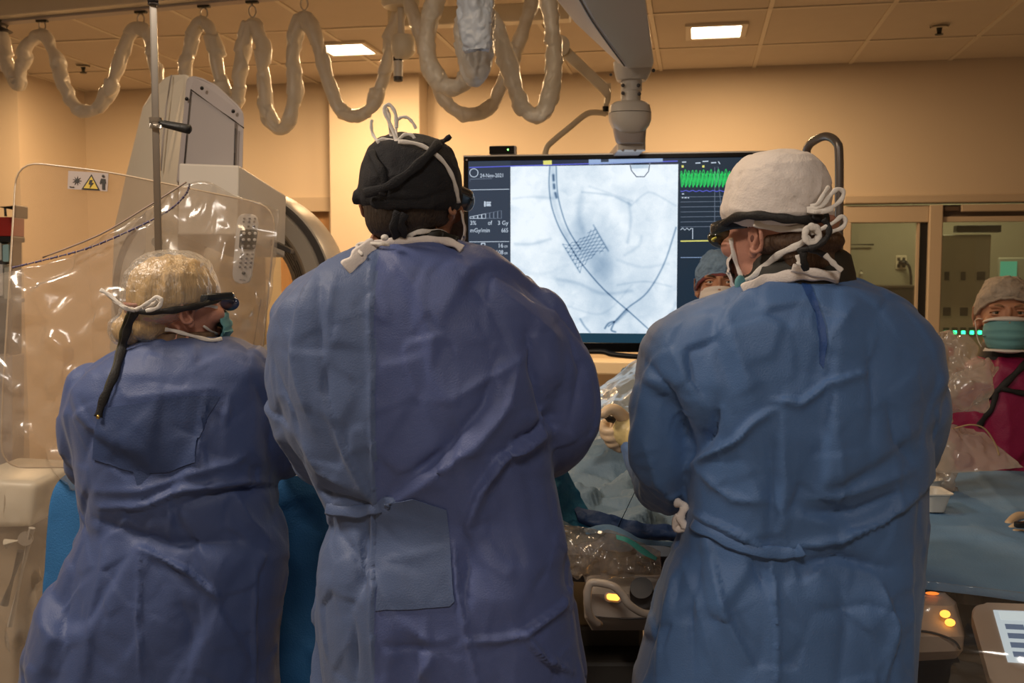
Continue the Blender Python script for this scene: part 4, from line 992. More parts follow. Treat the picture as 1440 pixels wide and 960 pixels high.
# bluish bag
for nm, P, rr, sd_, lab in (('sleeve_bag', [(664, -30), (667, 10), (668, 45), (670, 72)], [.062, .060, .055, .040], 31, 'bluish plastic bag hanging in the middle of the ceiling sleeves'),
                           ('sleeve_pouch', [(658, 5), (652, 45), (656, 85), (668, 106), (680, 80), (684, 30), (684, -10)], [.035, .046, .050, .050, .046, .040, .036], 35, 'crumpled pale pouch behind the bluish bag')):
    dd = 3.35 if nm == 'sleeve_bag' else 3.55
    S = smoothpath([L(x, y, dd) for x, y in P], 8); R_ = [float(np.interp(i/8, range(len(rr)), rr)) for i in range(len(S))]
    bm = tube(bmesh.new(), S, R_, [q*.7 for q in R_], n=40); bmesh.ops.subdivide_edges(bm, edges=bm.edges[:], cuts=1, use_grid_fill=True)
    me = bpy.data.meshes.new('s'); bmesh.ops.recalc_face_normals(bm, faces=bm.faces); bm.to_mesh(me); bm.free(); co, no = verts_np(me)
    co += no*(.009*facet(co, .05, sd_, 18, (1, 1, .5))+.003*facet(co, .02, sd_+2, 18)).clip(-.02, .02)[:, None]; set_np(me, co)
    tag(mesh_obj(nm, me, mat('bluish_bag', (.55, .64, .80), .35, bump=.6, bscale=30) if nm == 'sleeve_bag' else mat('pale_bag', (.66, .64, .60), .35, bump=.8, bscale=30)), lab, 'bag')
# second rail behind (pale cross beam)
A = L(545, 32, 4.9); B = L(800, 30, 4.75); A.z = B.z = 2.70
o = obj('cross_beam', prism(bmesh.new(), [A, A+Vector((0, 0, .085)), A+Vector((0, .08, .085)), A+Vector((0, .08, 0))], B-A, .004, 1), m_cream); tag(o, 'pale horizontal cross beam behind the hanging sleeves', 'beam')
for q in (A.lerp(B, .1), A.lerp(B, .9)): pass
b = nbox((A.x+.05, A.y+.0, 2.78), (A.x+.13, A.y+.07, CEIL+.01), .003, 1); box(b, (B.x-.15, B.y, 2.78), (B.x-.07, B.y+.07, CEIL+.01), .003, 1); obj('hanger', b, m_gp, o)
# hanging white camera
dc = 4.35; c0 = L(566, 75, dc)
hc = empty('ceiling_camera', L(566, -5, dc), 'white ceiling mounted camera head with black ringed lens tube above the black cap', 'camera')
def lat(name, prof, d, m, parent, n=32, auto=40):  # prof: (px, py, half width px) vertical lathe
    bm = bmesh.new(); rs = []
    for px_, py_, w_ in prof:
        c = L(px_, py_, d); r = w_/FPX*d; rs.append([Vector((c.x+r*math.cos(a), c.y+r*math.sin(a), c.z)) for a in np.linspace(0, 2*PI, n+1)[:-1]])
    return obj(name, loft(bm, rs), m, parent, smooth=True, auto=auto)
lat('mount', [(563, -18, 26), (563, -8, 27), (563, 6, 26), (563, 11, 22)], dc, m_cream, hc)
lat('stem', [(564, 8, 5), (564, 50, 5)], dc, m_wp, hc)
lat('housing', [(567, 48, 6), (567, 50, 14), (567, 57, 17), (567, 73, 17), (566, 80, 12), (562, 84, 8)], dc, m_cream, hc)
lat('black_ring', [(560, 80, 7), (560, 86, 7)], dc, m_gloss, hc)
lat('lens_tube', [(560, 86, 6.5), (560, 108, 6.5)], dc, m_wp, hc)
lat('tip', [(560, 108, 6.8), (560, 114, 6.2), (560, 115, 3)], dc, m_gd, hc)
# ---- boom arm and monitor suspension
bo = empty('boom_arm', L(840, -60, 3.0), 'large grey-white boom arm with rotary joint holding the big screen', 'boom arm')
def quad_loft(name, secs, m, parent, bevel=.0, auto=35, n=6, smooth=True):
    """sections of four corner points -> rounded box loft"""
    bm = bmesh.new(); rs = []
    for S in secs:
        c = sum(S, Vector())/4; ring = []
        for i in range(4):
            a, b_, c_ = S[i-1], S[i], S[(i+1) % 4]
            e1 = (a-b_); e2 = (c_-b_); k = min(bevel/e1.length, bevel/e2.length, .45)
            k1 = min(.45, bevel/e1.length); k2 = min(.45, bevel/e2.length)
            for j in range(n+1):
                t = j/n; p = (b_+e1*k1)*(1-t)**2+b_*2*t*(1-t)+(b_+e2*k2)*t*t; ring.append(p)
        rs.append(ring)
    return obj(name, loft(bm, rs), m, parent, smooth=smooth, auto=auto)
def sec(pts): return [L(*p) for p in pts]
secs = [sec([(762, -8, 2.35), (830, -55, 2.35), (960, -75, 2.62), (800, 20, 2.75)]),]
s0 = [L(690, -70, 2.55), L(800, -90, 2.45), L(905, -110, 2.65), L(800, -60, 2.85)]
# arm: underside (two lower corners) and right flank
top = [L(748, -40, 2.75), L(795, -40, 2.62), L(905, -40, 2.85), L(850, -60, 3.05)]
md = [L(806, 32, 3.05), L(832, 28, 2.95), L(913, 20, 3.15), L(880, 10, 3.3)]
en = [L(861, 82, 3.38), L(878, 92, 3.30), L(921, 88, 3.42), L(902, 70, 3.6)]
cap_ = [L(866, 86, 3.40), L(880, 96, 3.33), L(919, 94, 3.44), L(902, 80, 3.58)]
quad_loft('arm_housing', [top, md, en, cap_], mat('boom_enamel', (.72, .69, .67), .4), bo, bevel=.02)
tc_ = sum(top, Vector())/4+V(-.02, -.05, 0); obj('ceiling_column', ncyl((tc_.x, tc_.y, tc_.z-.05), (tc_.x, tc_.y, CEIL+.01), .10, n=32), m_wp, bo, smooth=True, auto=40); obj('column_shroud', ncyl((tc_.x, tc_.y, tc_.z-.04), (tc_.x, tc_.y, tc_.z+.06), .15, .13, n=32), m_wp, bo, smooth=True, auto=40)
P = smoothpath([top[1]+Vector((0, -.001, 0)), md[1], en[1]], 6)
obj('seam_line', ntube([p+V(0, -.001, -.002) for p in P], .0028, n=6), m_gd, bo, smooth=True)
obj('screw', ellip(bmesh.new(), L(919, 99, 3.40), (.006, .006, .006)), m_gd, bo, smooth=True); obj('screw', ellip(bmesh.new(), L(859, 105, 3.40), (.005, .005, .005)), m_gd, bo, smooth=True)
dj = 3.5
lat('flared_collar', [(890, 88, 27), (890, 100, 26), (889, 108, 23), (888, 114, 20)], dj, m_wp, bo)
lat('neck', [(888, 112, 14.5), (888, 128, 14.5), (887, 129, 13.5), (887, 133, 13.5), (887, 134, 14), (887, 146, 13.5)], dj, m_wp, bo)
for x, y in ((876, 120), (898, 120), (876, 131), (899, 132)):
    k = L(x, y, dj-.034); obj('screw', ellip(bmesh.new(), k, (.0065, .004, .0065), Matrix.Rotation(YAW, 3, 'Z')), m_gd, bo, smooth=True)
def px_loft(name, R, m, parent, k=3.2, auto=40):
    bm = bmesh.new(); loft(bm, [px_ring(py, xl, xr, d, hd, k, 40) for py, xl, xr, d, hd in R]); return obj(name, bm, m, parent, smooth=True, auto=auto)
px_loft('joint_upper', [(143, 872, 903, dj, .035), (145, 863, 908, dj, .05), (149, 858, 913, dj, .06), (159.5, 856, 915, dj, .065)], m_wp, bo)
px_loft('joint_shell', [(160.5, 856, 915, dj, .066), (170, 857, 915, dj, .066), (178, 861, 912, dj, .064), (186, 868, 905, dj, .055), (190, 876, 898, dj, .04)], m_wp, bo)
px_loft('joint_core', [(162, 860, 911, dj+.012, .055), (185, 863, 908, dj+.012, .055), (198, 866, 907, dj+.012, .05), (203, 870, 905, dj+.012, .045)], m_gp, bo)
px_loft('mount_block', [(196, 868, 907, dj+.03, .03), (212, 868, 907, dj+.03, .03)], m_wp, bo, k=6)
obj('rear_plate', prism(bmesh.new(), [L(869, 199, dj+.05), L(906, 199, dj+.05), L(906, 212, dj+.05), L(869, 212, dj+.05)], V(0, .36, 0), .004), m_gp, bo); obj('rear_column', prism(bmesh.new(), [L(860, 214, dj+.36), L(914, 214, dj+.36), L(914, 380, dj+.36), L(860, 380, dj+.36)], V(0, .05, 0), .004), m_gp, bo)
for x in (876, 893): obj('bolt', ellip(bmesh.new(), L(x, 211, dj-.0), (.005, .004, .005)), m_gp, bo, smooth=True)
# secondary thin arm
ta = empty('swivel_arm', L(782, 55, 4.4), 'slim cream swivel arm with hanging hook end left of the boom', 'arm')
quad_loft('bar', [[L(786, 50, 4.4), L(794, 46, 4.4), L(794, 46, 4.47), L(786, 50, 4.47)], [L(786, 76, 4.4), L(800, 66, 4.4), L(800, 66, 4.48), L(786, 76, 4.48)], [L(845, 130, 4.35), L(856, 120, 4.35), L(856, 120, 4.42), L(845, 130, 4.42)], [L(851, 138, 4.35), L(859, 130, 4.35), L(859, 130, 4.42), L(851, 138, 4.42)]][1:], m_cream, ta, bevel=.008)
px_loft('post', [(-30, 772, 784, 4.45, .03), (20, 772, 784, 4.45, .03), (68, 773, 786, 4.45, .03)], m_cream, ta)
obj('pivot', tube(bmesh.new(), [L(787, 64, 4.37), L(787, 64, 4.52)], .045, n=24), m_cream, ta, smooth=True, auto=40)
px_loft('end_fitting', [(118, 850, 859, 4.38, .02), (138, 850, 859, 4.38, .02), (146, 849, 857, 4.38, .02)], m_cream, ta); px_loft('end_ring', [(150, 847, 856, 4.38, .016), (157, 847, 856, 4.38, .016)], m_gloss, ta)
px_loft('end_socket', [(146, 848, 856, 4.38, .014), (151, 848, 856, 4.38, .014)], m_cream, ta)
obj('guide_tube', ntube(smoothpath([L(855, 160, 4.38), L(835, 158, 4.38), L(822, 162, 4.38), L(800, 180, 4.36), L(778, 198, 4.34), L(768, 210, 4.33), L(766, 235, 4.33)], 6), .013, n=12), m_cream, ta, smooth=True)
# ---- big screen
DM = 3.7
C00 = L(652, 223, 3.79); C10 = L(1124, 210, 3.63); 
ux = Vector((C10.x-C00.x, C10.y-C00.y, 0)).normalized(); uz = Vector((0, 0, 1)); un = ux.cross(uz)   # un points towards the room side
if un.dot(V(0, -1, 0)) < 0: un = -un
Wm = (C10-C00).length; O0 = Vector((C00.x, C00.y, (C00.z+C10.z)/2)); Hm_ = O0.z-L(800, 494, 3.74).z
def M(u, v, o=0): return O0+ux*u-uz*v+un*o      # u metres to the right, v metres down
def pxuv(px, py):
    r = ray(px, py); t = (O0-Vector((0, 0, CH))).dot(un)/r.dot(un); P = Vector((0, 0, CH))+r*t-O0; return P.dot(ux), -P.z
mon = empty('large_display', M(Wm/2, Hm_), 'large wall size display with x-ray image, dose panel and green traces', 'monitor')
def slab(name, u0, v0, u1, v1, o0, o1, m, parent, bevel=0):
    b = bmesh.new(); prism(b, [M(u0, v0, o0), M(u1, v0, o0), M(u1, v1, o0), M(u0, v1, o0)], un*(o1-o0), bevel, 2); return obj(name, b, m, parent)
slab('case', 0, 0, Wm, Hm_, -.06, 0, m_gd, mon, .006)
bz = .018
for (a_, b_, c_, d_) in ((0, 0, Wm, bz), (0, Hm_-.035, Wm, Hm_), (0, bz, bz, Hm_-.035), (Wm-bz, bz, Wm, Hm_-.035)): slab('bezel', a_, b_, c_, d_, 0, .006, m_gloss, mon, .002)
slab('edge_strip', .0, -.004, Wm, 0.002, -.05, .006, m_steel, mon, .001)
slab('screw', .010, .010, .016, .016, .006, .008, m_gp, mon)
def em(name, c, s=1.0): return mat(name, (0, 0, 0), .25, emit=c, es=s)
m_scr = em('screen_navy', (.030, .046, .075)); m_scw = em('screen_white', (.62, .72, .85), .9); m_blue = em('screen_blue', (.10, .12, .62)); m_gl = em('screen_green', (.02, .62, .12), 1.0)
m_yel = em('screen_yellow', (.75, .72, .18)); m_lb = em('screen_light_blue', (.30, .42, .66)); m_gry = em('screen_grey', (.16, .2, .27)); m_dkln = em('screen_ink', (.05, .09, .16))
Uc0, _ = pxuv(718, 300); Uc1, _ = pxuv(953, 300); _, Vc0 = pxuv(800, 233); _, Vc1 = pxuv(800, 468)
slab('screen_left_panel', bz, bz, Uc0, Hm_-.035, 0, .001, m_scr, mon)
m_scr2 = em('screen_deep_navy', (.012, .026, .045)); slab('screen_right_panel', Uc1, bz, Wm-bz, Hm_-.035, 0, .001, m_scr2, mon)
slab('screen_bottom_bar', Uc0, Vc1, Uc1, Hm_-.035, 0, .001, em('screen_teal_dark', (.012, .045, .075)), mon)
slab('screen_top_bar', Uc0, bz, Uc1, Vc0, 0, .001, em('screen_top', (.02, .03, .06)), mon)
# the x-ray picture: a fine grid with emission colours
NX, NY = 330, 350
X, Y = np.meshgrid(np.linspace(718, 953, NX), np.linspace(233, 468, NY)); x = X.ravel(); y = Y.ravel()
pp = np.stack([x, y, x*0], 1)
base = .925+.04*facet(pp, 60, 3, 6)*.6+.045*facet(pp, 22, 4, 8)*.7+.02*facet(pp, 8, 5, 9)
def blob(cx, cy, sx, sy, a, rot=0):
    c, s = math.cos(rot), math.sin(rot); dx = (x-cx)*c+(y-cy)*s; dy = -(x-cx)*s+(y-cy)*c; return a*np.exp(-(dx/sx)**2-(dy/sy)**2)
img = base-blob(848, 372, 20, 24, .24)-blob(828, 340, 28, 20, .16, -.6)-blob(818, 315, 10, 16, .10)-blob(842, 425, 18, 35, .10)-blob(905, 420, 28, 50, .09, .3)-blob(800, 395, 20, 14, .06)
img += blob(745, 300, 30, 60, .10)+blob(745, 420, 35, 35, .10)+blob(900, 250, 40, 18, .08)+blob(930, 330, 14, 90, .06)
def stroke(pts, w, a, k=6):
    S = smoothpath([Vector((p[0], p[1], 0)) for p in pts], k); d, _, _ = polydist(x, y, [(p.x, p.y) for p in S]); return a*np.exp(-(d/w)**2)
for pts, w_, a_ in (([(722, 278), (750, 276), (778, 278)], 3, .16), ([(725, 342), (750, 342), (775, 335)], 3, .18), ([(728, 378), (760, 385), (800, 372)], 4, .08), ([(785, 392), (815, 398), (850, 412), (890, 408)], 3.5, .16),
                   ([(820, 270), (860, 275), (888, 288)], 2, .18), ([(830, 262), (870, 276), (890, 283)], 2, .10), ([(885, 285), (888, 310), (884, 340)], 3, .16), ([(888, 290), (905, 275), (918, 272), (950, 290)], 2, .12),
                   ([(880, 358), (900, 345), (903, 332)], 3, .12), ([(870, 400), (910, 395), (945, 402)], 2, .12), ([(820, 265), (815, 300), (822, 325)], 5, .12), ([(800, 430), (850, 440), (890, 400)], 2, .08),
                   ([(870, 365), (905, 375), (940, 370)], 3, .10), ([(720, 460), (760, 448), (790, 455)], 5, .06), ([(860, 400), (855, 440), (850, 465)], 10, .08)): img -= stroke(pts, w_*.8, a_*.62)
img += stroke([(830, 268), (860, 290), (882, 320)], 9, .06)
# catheter, wire, device
img -= stroke([(774, 234), (773, 260), (777, 290), (788, 320), (803, 345), (818, 368), (850, 405), (890, 440), (920, 467)], 1.0, .40)
img -= stroke([(783, 234), (785, 270), (792, 300), (802, 325), (818, 350)], 1.0, .38); img -= stroke([(778, 234), (779, 275), (786, 305), (800, 335)], 4, .10)
img -= stroke([(951, 320), (935, 370), (912, 410), (885, 432), (868, 450), (858, 458)], 1.1, .36)
for (a_, b_) in (((779, 246), (779.5, 253)), ((780, 259), (780.5, 264)), ((782, 271), (783.5, 277))): img -= stroke([a_, b_], 1.8, .55, 2)
img -= stroke([(884, 436), (868, 452)], 2.2, .25, 2); img -= stroke([(853, 461), (858, 454), (866, 452), (862, 463), (868, 466)], 1.2, .45)
img -= stroke([(818, 448), (824, 458), (832, 467)], 1.4, .25); img -= stroke([(925, 467), (945, 440), (952, 425)], 2.5, .10)
def lat_pt(s_, t):   # lattice of the valve frame
    t = .5+(t-.5)*(1-.28*math.sin(s_*PI)); a = (793+t*24, 343+t*39); b_ = (836+t*21, 316+t*36); return (a[0]+(b_[0]-a[0])*s_, a[1]+(b_[1]-a[1])*s_)
for k in range(-5, 12):
    for sg in (1, -1):
        pts = [(s_, k/7+sg*s_*.62+(0 if sg > 0 else .6)-.3) for s_ in np.linspace(0, 1, 9)]; pts = [lat_pt(*q_) for q_ in pts if -.02 <= q_[1] <= 1.02]
        if len(pts) > 1: img -= stroke(pts, .55, .26, 1)
for a_ in (((793, 343), (817, 382)), ((836, 316), (857, 352))): img -= stroke(list(a_), 1.2, .22, 2)
img -= np.where((y < 238) & (x > 888) & (x < 912), .16, 0)
img += np.random.randn(len(x))*.012
g = np.clip(img, .03, 1)
colr = np.stack([g**2.6*.86+.02, g**2.0*.93+.03, g**1.45*.98+.04, np.ones_like(g)], 1)
UV = np.array([pxuv(xx, yy) for xx, yy in ((718, 233), (953, 233), (718, 468), (953, 468))])
uu = np.linspace(Uc0, Uc1, NX); vv = np.linspace(Vc0, Vc1, NY)
G = np.array([[list(M(0, 0, .0014))]])[0, 0]+uu[None, :, None]*np.array(ux)-vv[:, None, None]*np.array(uz)
fc = np.array([(j*NX+i, (j+1)*NX+i, (j+1)*NX+i+1, j*NX+i+1) for j in range(NY-1) for i in range(NX-1)])
me = bpy.data.meshes.new('xray_image'); me.from_pydata(G.reshape(-1, 3).tolist(), [], fc.tolist())
at = me.color_attributes.new('tone', 'FLOAT_COLOR', 'POINT'); at.data.foreach_set('color', colr.ravel())
mx = bpy.data.materials.new('xray_screen'); mx.use_nodes = True; n, l = nt(mx); bs = n['Principled BSDF']; bs.inputs['Base Color'].default_value = (0, 0, 0, 1); bs.inputs['Roughness'].default_value = .3
va = n.new('ShaderNodeVertexColor'); va.layer_name = 'tone'; l.new(va.outputs[0], bs.inputs['Emission Color']); bs.inputs['Emission Strength'].default_value = 1.0
mesh_obj('xray_image', me, mx, mon, smooth=False)['label'] = 'bright blue-white x-ray image with catheter and mesh valve'
def scr_line(name, pts, w_, m, o=.0022):
    U = [pxuv(*p) for p in pts]; w2 = w_/FPX*DM/2; bm = bmesh.new(); N = len(U); rings = []
    for i in range(N):
        a_ = U[max(i-1, 0)]; b_ = U[min(i+1, N-1)]; dx, dy = b_[0]-a_[0], b_[1]-a_[1]; q = math.hypot(dx, dy) or 1; nx, ny = -dy/q, dx/q
        rings.append([M(U[i][0]+nx*w2, U[i][1]+ny*w2, o), M(U[i][0]-nx*w2, U[i][1]-ny*w2, o), M(U[i][0]-nx*w2, U[i][1]-ny*w2, o-.0008), M(U[i][0]+nx*w2, U[i][1]+ny*w2, o-.0008)])
    return obj(name, loft(bm, rings), m, mon)
def scr_text(s, px, py, hpx, m=None, align='LEFT', wpx=None):
    u, v = pxuv(px, py); o = text('screen_text', s, m or m_scw, mon, M(u, v, .002), ux, uz, hpx/FPX*DM*1.38, align)
    co, no = verts_np(o.data); ax = np.array(ux); t = co@ax; t0 = t.min() if align == 'LEFT' else t.max(); k = (wpx or len(s)*hpx*.50)/FPX*DM/max(1e-6, t.max()-t.min()); co += ((t-t0)*(k-1))[:, None]*ax[None]; set_np(o.data, co); return o
scr_text('24-Nov-2021', 675, 249.5, 5.6, wpx=33); scr_text('3%', 661, 316, 6, wpx=8.5); scr_text('of', 686, 316, 6.2); scr_text('3 Gy', 715, 316, 6.0, align='RIGHT', wpx=15)
scr_text('mGy/min', 661, 326.5, 6.0, wpx=28); scr_text('665', 715, 326.5, 6.2, align='RIGHT')
for t_, y_ in (('16', 348), ('108', 357.5), ('18', 367.5)): scr_text(t_, 708, y_, 6.2, align='RIGHT'); scr_text('cm', 709, y_, 4.6)
scr_line('screen_mark', [(663, 354), (672, 353.5)], 1.2, m_gry)
scr_line('screen_line', [(660, 267), (716, 266)], .8, m_scw); scr_line('screen_line', [(660, 340), (716, 339.5)], .8, m_scw); scr_line('screen_line', [(661, 255), (661, 252), (692, 251)], .7, m_gry)
u, v = pxuv(666.5, 243); scr_line('screen_circle', [(666.5+5.8*math.cos(a), 243+5.8*math.sin(a)) for a in np.linspace(0, 2*PI, 30)], .9, m_scw)
scr_line('speaker_icon', [(682, 283), (682, 290.5)], 2.2, m_scw); scr_line('speaker_icon', [(684, 284.5), (690.5, 284.5)], 1.6, m_scw); scr_line('speaker_icon', [(684, 289), (690.5, 289)], 1.6, m_scw); scr_line('speaker_icon', [(684, 287), (690, 287)], 1.8, m_scw)
for k in range(8):
    x0 = 661+k*5.6; h_ = 2.2+k*1.15; scr_line('level_bar', [(x0, 307), (x0, 307-h_), (x0+5, 307-h_-.8), (x0+5, 307), (x0, 307)], .8, m_scw if k < 4 else m_gry)
for y_ in (344, 354): scr_line('dose_icon', [(677, y_-2), (682, y_-2), (682, y_+3), (677, y_+3), (677, y_-2)], 1.5, m_scw)
scr_line('blue_line', [(660, 235.5), (800, 231), (953, 226.5)], 1.4, m_blue)
scr_line('yellow_mark', [(764, 229), (776, 228.5)], 6, m_yel)
scr_line('top_box', [(828, 227), (932, 223)], 9, m_lb); scr_line('top_box', [(845, 225), (856, 224.7)], 6, m_scr, .003)
scr_line('marker_outline', [(886, 231), (888, 240), (895, 248.5), (906, 248.5), (912, 241), (914, 229)], 1.6, m_gry, .003)
# green wave traces
for row, (y0, am, ph) in enumerate(((243, 4.5, 0), (252, 9, .5), (254, 9.5, 2.2))):
    scr_line('green_trace', [(957+i*.55, y0-am*math.sin(i*.55/5.2*2*PI/1.0+ph)*(1 if row else .8)+ (0 if row else 1.5*math.sin(i*.31))) for i in range(150)], 1.0 if row else .8, m_gl)
scr_line('blue_trace', [(957+i*2, 268.5+.8*math.sin(i*1.3)) for i in range(38)], 1.1, m_blue)
for y_ in (277, 284, 291, 298, 305, 312, 319): scr_line('grid_line', [(957, y_), (1030, y_-1)], .6, m_gry)
scr_line('white_trace', [(957, 323), (960, 320.5), (963, 323.5), (966, 320.5), (969, 323.5), (972, 321), (974, 321), (974, 336)], .9, m_scw)
scr_line('cursor_line', [(1005, 336), (1005, 235), (1010, 235), (1010, 255), (1014, 290), (1024, 310)], .6, m_gry)
scr_line('yellow_line', [(957, 339), (1020, 338)], 1.6, m_yel); scr_line('white_line', [(957, 362), (1030, 361.5)], .7, m_lb)
for x_ in (960, 989): scr_line('yellow_mark', [(x_-1.5, 234), (x_+1.5, 234)], 3, m_yel)

for a_, b_ in (((959, 228), (965, 227.8)), ((978, 229.4), (985, 229)), ((988, 227), (996, 226.7)), ((1000, 229), (1007, 228.5)), ((959, 272.6), (962, 272.6)), ((959, 278), (961, 278)), ((962.5, 278), (965.5, 278)), ((967, 278), (969, 278))): scr_line('screen_mark', [a_, b_], 1.4, m_scw)
scr_line('screen_mark', [(1010, 227), (1012.5, 230.5)], 1.2, m_scw)
# cable along the lower edge
o = obj('black_cable', ntube(smoothpath([M(.2, Hm_+.02, -.03), L(835, 494, 3.72), L(860, 498, 3.70), L(890, 501, 3.68), L(905, 500, 3.68), L(930, 490, 3.7)], 6), .010, n=8), m_dark, None, smooth=True); tag(o, 'black cable hanging just under the large display', 'cable')
# sensor bar on the display
sb = empty('sensor_box', M(*pxuv(713, 219)), 'small black sensor box with green light on top of the display', 'sensor')
a0 = pxuv(689, 205); a1 = pxuv(723, 217)
slab('casing', a0[0], a0[1], a1[0]+.006, a1[1], -.04, 0, m_gp, sb, .002); slab('front', a0[0]-.002, a0[1]+.002, a1[0], a1[1]-.002, -.002, .004, m_gloss, sb, .001)
g0 = pxuv(714.5, 210.5); obj('green_light', ellip(bmesh.new(), M(g0[0], g0[1], .004), (.003, .003, .003)), mat('green_led', (.1, .6, .1), .3, emit=(.2, 1, .15), es=6), sb, smooth=True)
f0 = pxuv(700, 217); f1 = pxuv(717, 221); slab('foot', f0[0], f0[1], f1[0], f1[1], -.03, .0, m_gp, sb, .002)
# shelf rail seen under the display (wall side) and hooped handle at right
o = obj('wall_shelf', nbox((at_Y(800, 520, WY-.2).x, WY-.25, at_Y(840, 514, WY-.25).z-.06), (at_Y(960, 520, WY-.2).x, WY, at_Y(840, 508, WY-.25).z), .01), m_cream); tag(o, 'cream ledge on the wall glimpsed under the display', 'ledge')
o = empty('hooped_rail', L(1180, 500, 3.1), 'grey steel hooped rail standing behind the white cap surgeon', 'rail')
obj('hoop', ntube(smoothpath([L(1137, 240, 3.3), L(1134, 218, 3.3), L(1137, 205, 3.28), L(1150, 195, 3.24), L(1164, 192, 3.2), L(1176, 200, 3.16), L(1180, 218, 3.15), L(1180, 300, 3.15), L(1179, 420, 3.15), L(1178, 700, 3.15), L(1177, 1050, 3.15)], 6), .0135, n=14), mat('grey_tube', (.22, .20, .19), .3, metal=.6), o, smooth=True)
obj('lower_leg', ncyl(L(1137, 240, 3.3), (L(1137, 240, 3.3).x, L(1137, 240, 3.3).y, .0), .0135), mat('grey_tube', (0, 0, 0)), o, smooth=True)
q = L(1177, 1050, 3.15); obj('lower_leg', ncyl(q, (q.x, q.y, 0), .0135), mat('grey_tube', (0, 0, 0)), o, smooth=True)
# ================================================================== gantry, shield, drapes, tables
gx = L(312, 412, 3.4)
ga = empty('imaging_gantry', (gx.x, gx.y, 0), 'white ring shaped imaging gantry with tall angular head behind the plastic shield', 'imaging machine')
def ring(name, prof, m, parent, n=96):
    bm = bmesh.new(); R = []
    for i in range(n):
        a = 2*PI*i/n; R.append([bm.verts.new(gx+V(r*math.cos(a), dy, r*math.sin(a))) for r, dy in prof])
    for i in range(n):
        A, B = R[i], R[(i+1) % n]
        for k in range(len(prof)): bm.faces.new((A[k], A[(k+1) % len(prof)], B[(k+1) % len(prof)], B[k]))
    return obj(name, bm, m, parent, smooth=True, auto=30)
s4_ = 3.4/FPX
m_gwhite = mat('gantry_white', (.60, .56, .50), .35)
ring('outer_ring', [(158*s4_, .03), (158*s4_, .30), (130*s4_, .32), (130*s4_, 0), (148*s4_, -.005), (155*s4_, .005)], m_gwhite, ga)
ring('dark_groove', [(153*s4_, -.004), (150*s4_, -.010), (144*s4_, -.010), (143*s4_, .002), (150*s4_, .006)], m_gd, ga)
ring('front_cover', [(143*s4_, .0), (140*s4_, -.012), (122*s4_, -.006), (118*s4_, .01), (130*s4_, .05)], mat('gantry_light_grey', (.50, .47, .43), .4), ga)
ring('bore_cone', [(120*s4_, .004), (106*s4_, .06), (90*s4_, .12), (88*s4_, .30), (110*s4_, .31)], mat('gantry_cone_grey', (.30, .28, .25), .5), ga)
# label print on the cone, upper right
m_ink = mat('label_ink', (.05, .045, .04), .6)
rs_ = np.random.RandomState(2)
for k, (r_, a0, a1) in enumerate(((114, 28, 52), (110, 26, 50), (106, 26, 40), (102, 20, 44), (98, 18, 40), (112, 8, 24), (108, 6, 26), (104, 4, 22), (100, 2, 20), (96, 2, 12))):
    dy = .004+(120-r_)/(120-90)*.116-.003
    P = [gx+V(r_*s4_*math.cos(math.radians(a)), dy, r_*s4_*math.sin(math.radians(a))) for a in np.linspace(a0, a1, 8)]
    obj('label_line', ntube(P, .0012, n=6), m_ink, ga)
def poly3(name, P, off, m, parent, bevel=0, smooth=False):
    return obj(name, prism(bmesh.new(), [L(*p) for p in P], off, bevel, 3), m, parent, smooth=smooth, auto=35)
head = [(262, 113, 3.16), (265, 108, 3.16), (272, 106, 3.15), (285, 109, 3.14), (305, 119, 3.12), (335, 147, 3.08), (342, 157, 3.07), (343, 166, 3.07), (341, 250, 3.07), (248, 256, 3.18), (258, 160, 3.17)]
poly3('head_front', head, V(-.04, .12, 0), mat('gantry_face_grey', (.44, .40, .40), .42), ga, .006)
side = [(266, 107, 3.20), (260, 104, 3.21), (240, 105, 3.26), (231, 109, 3.29), (216, 124, 3.34), (200, 150, 3.40), (190, 195, 3.44), (178, 243, 3.48), (160, 320, 3.54), (150, 600, 3.60), (250, 600, 3.32), (250, 256, 3.20), (258, 160, 3.19)]
poly3('head_shell', side, V(.02, .22, 0), m_cream, ga, .006)
obj('shell_seam', ntube([L(241, 105.5, 3.245), L(234, 150, 3.26), L(229, 200, 3.28), L(226, 240, 3.295)], .003, n=6), m_gp, ga, smooth=True)
poly3('service_cover', [(269, 128, 3.135), (330, 172, 3.065), (328, 252, 3.065), (257, 252, 3.145)], V(0, .02, 0), mat('cover_grey', (.40, .37, .37), .42), ga, .002)
for a_, b_ in (((268.5, 126, 3.13), (331, 171, 3.062)), ((268.5, 126, 3.13), (257, 254, 3.14)), ((331, 180, 3.062), (329, 250, 3.062)), ((331, 171, 3.062), (343, 180, 3.06))):
    obj('cover_gap', ncyl(L(*a_), L(*b_), .0022, n=6), m_gd, ga, smooth=True)
for x, y, d_ in ((284, 124, 3.11), (262.5, 139, 3.15), (328, 156.5, 3.065)): obj('screw_cap', ellip(bmesh.new(), L(x, y, d_), (.006, .004, .006)), m_gloss, ga, smooth=True)
poly3('detector_box', [(251, 229, 3.0), (336, 232, 2.95), (334, 330, 2.95), (249, 330, 3.0)], L(403, 275, 3.30)-L(336, 232, 2.95)+Vector((0, 0, -.0)), m_wp, ga, .006)
poly3('bracket_bar', [(380, 336, 3.15), (409, 350, 3.2), (409, 357, 3.2), (380, 345, 3.15)], V(0, .05, 0), m_gd, ga, .003)
poly3('gantry_base', [(200, 600, 3.45), (424, 600, 3.45), (450, 1080, 3.45), (170, 1080, 3.45)], V(0, .4, 0), m_wp, ga, .02)
poly3('gantry_neck', [(270, 540, 3.5), (354, 540, 3.5), (364, 620, 3.5), (260, 620, 3.5)], V(0, .25, 0), m_wp, ga, .01)
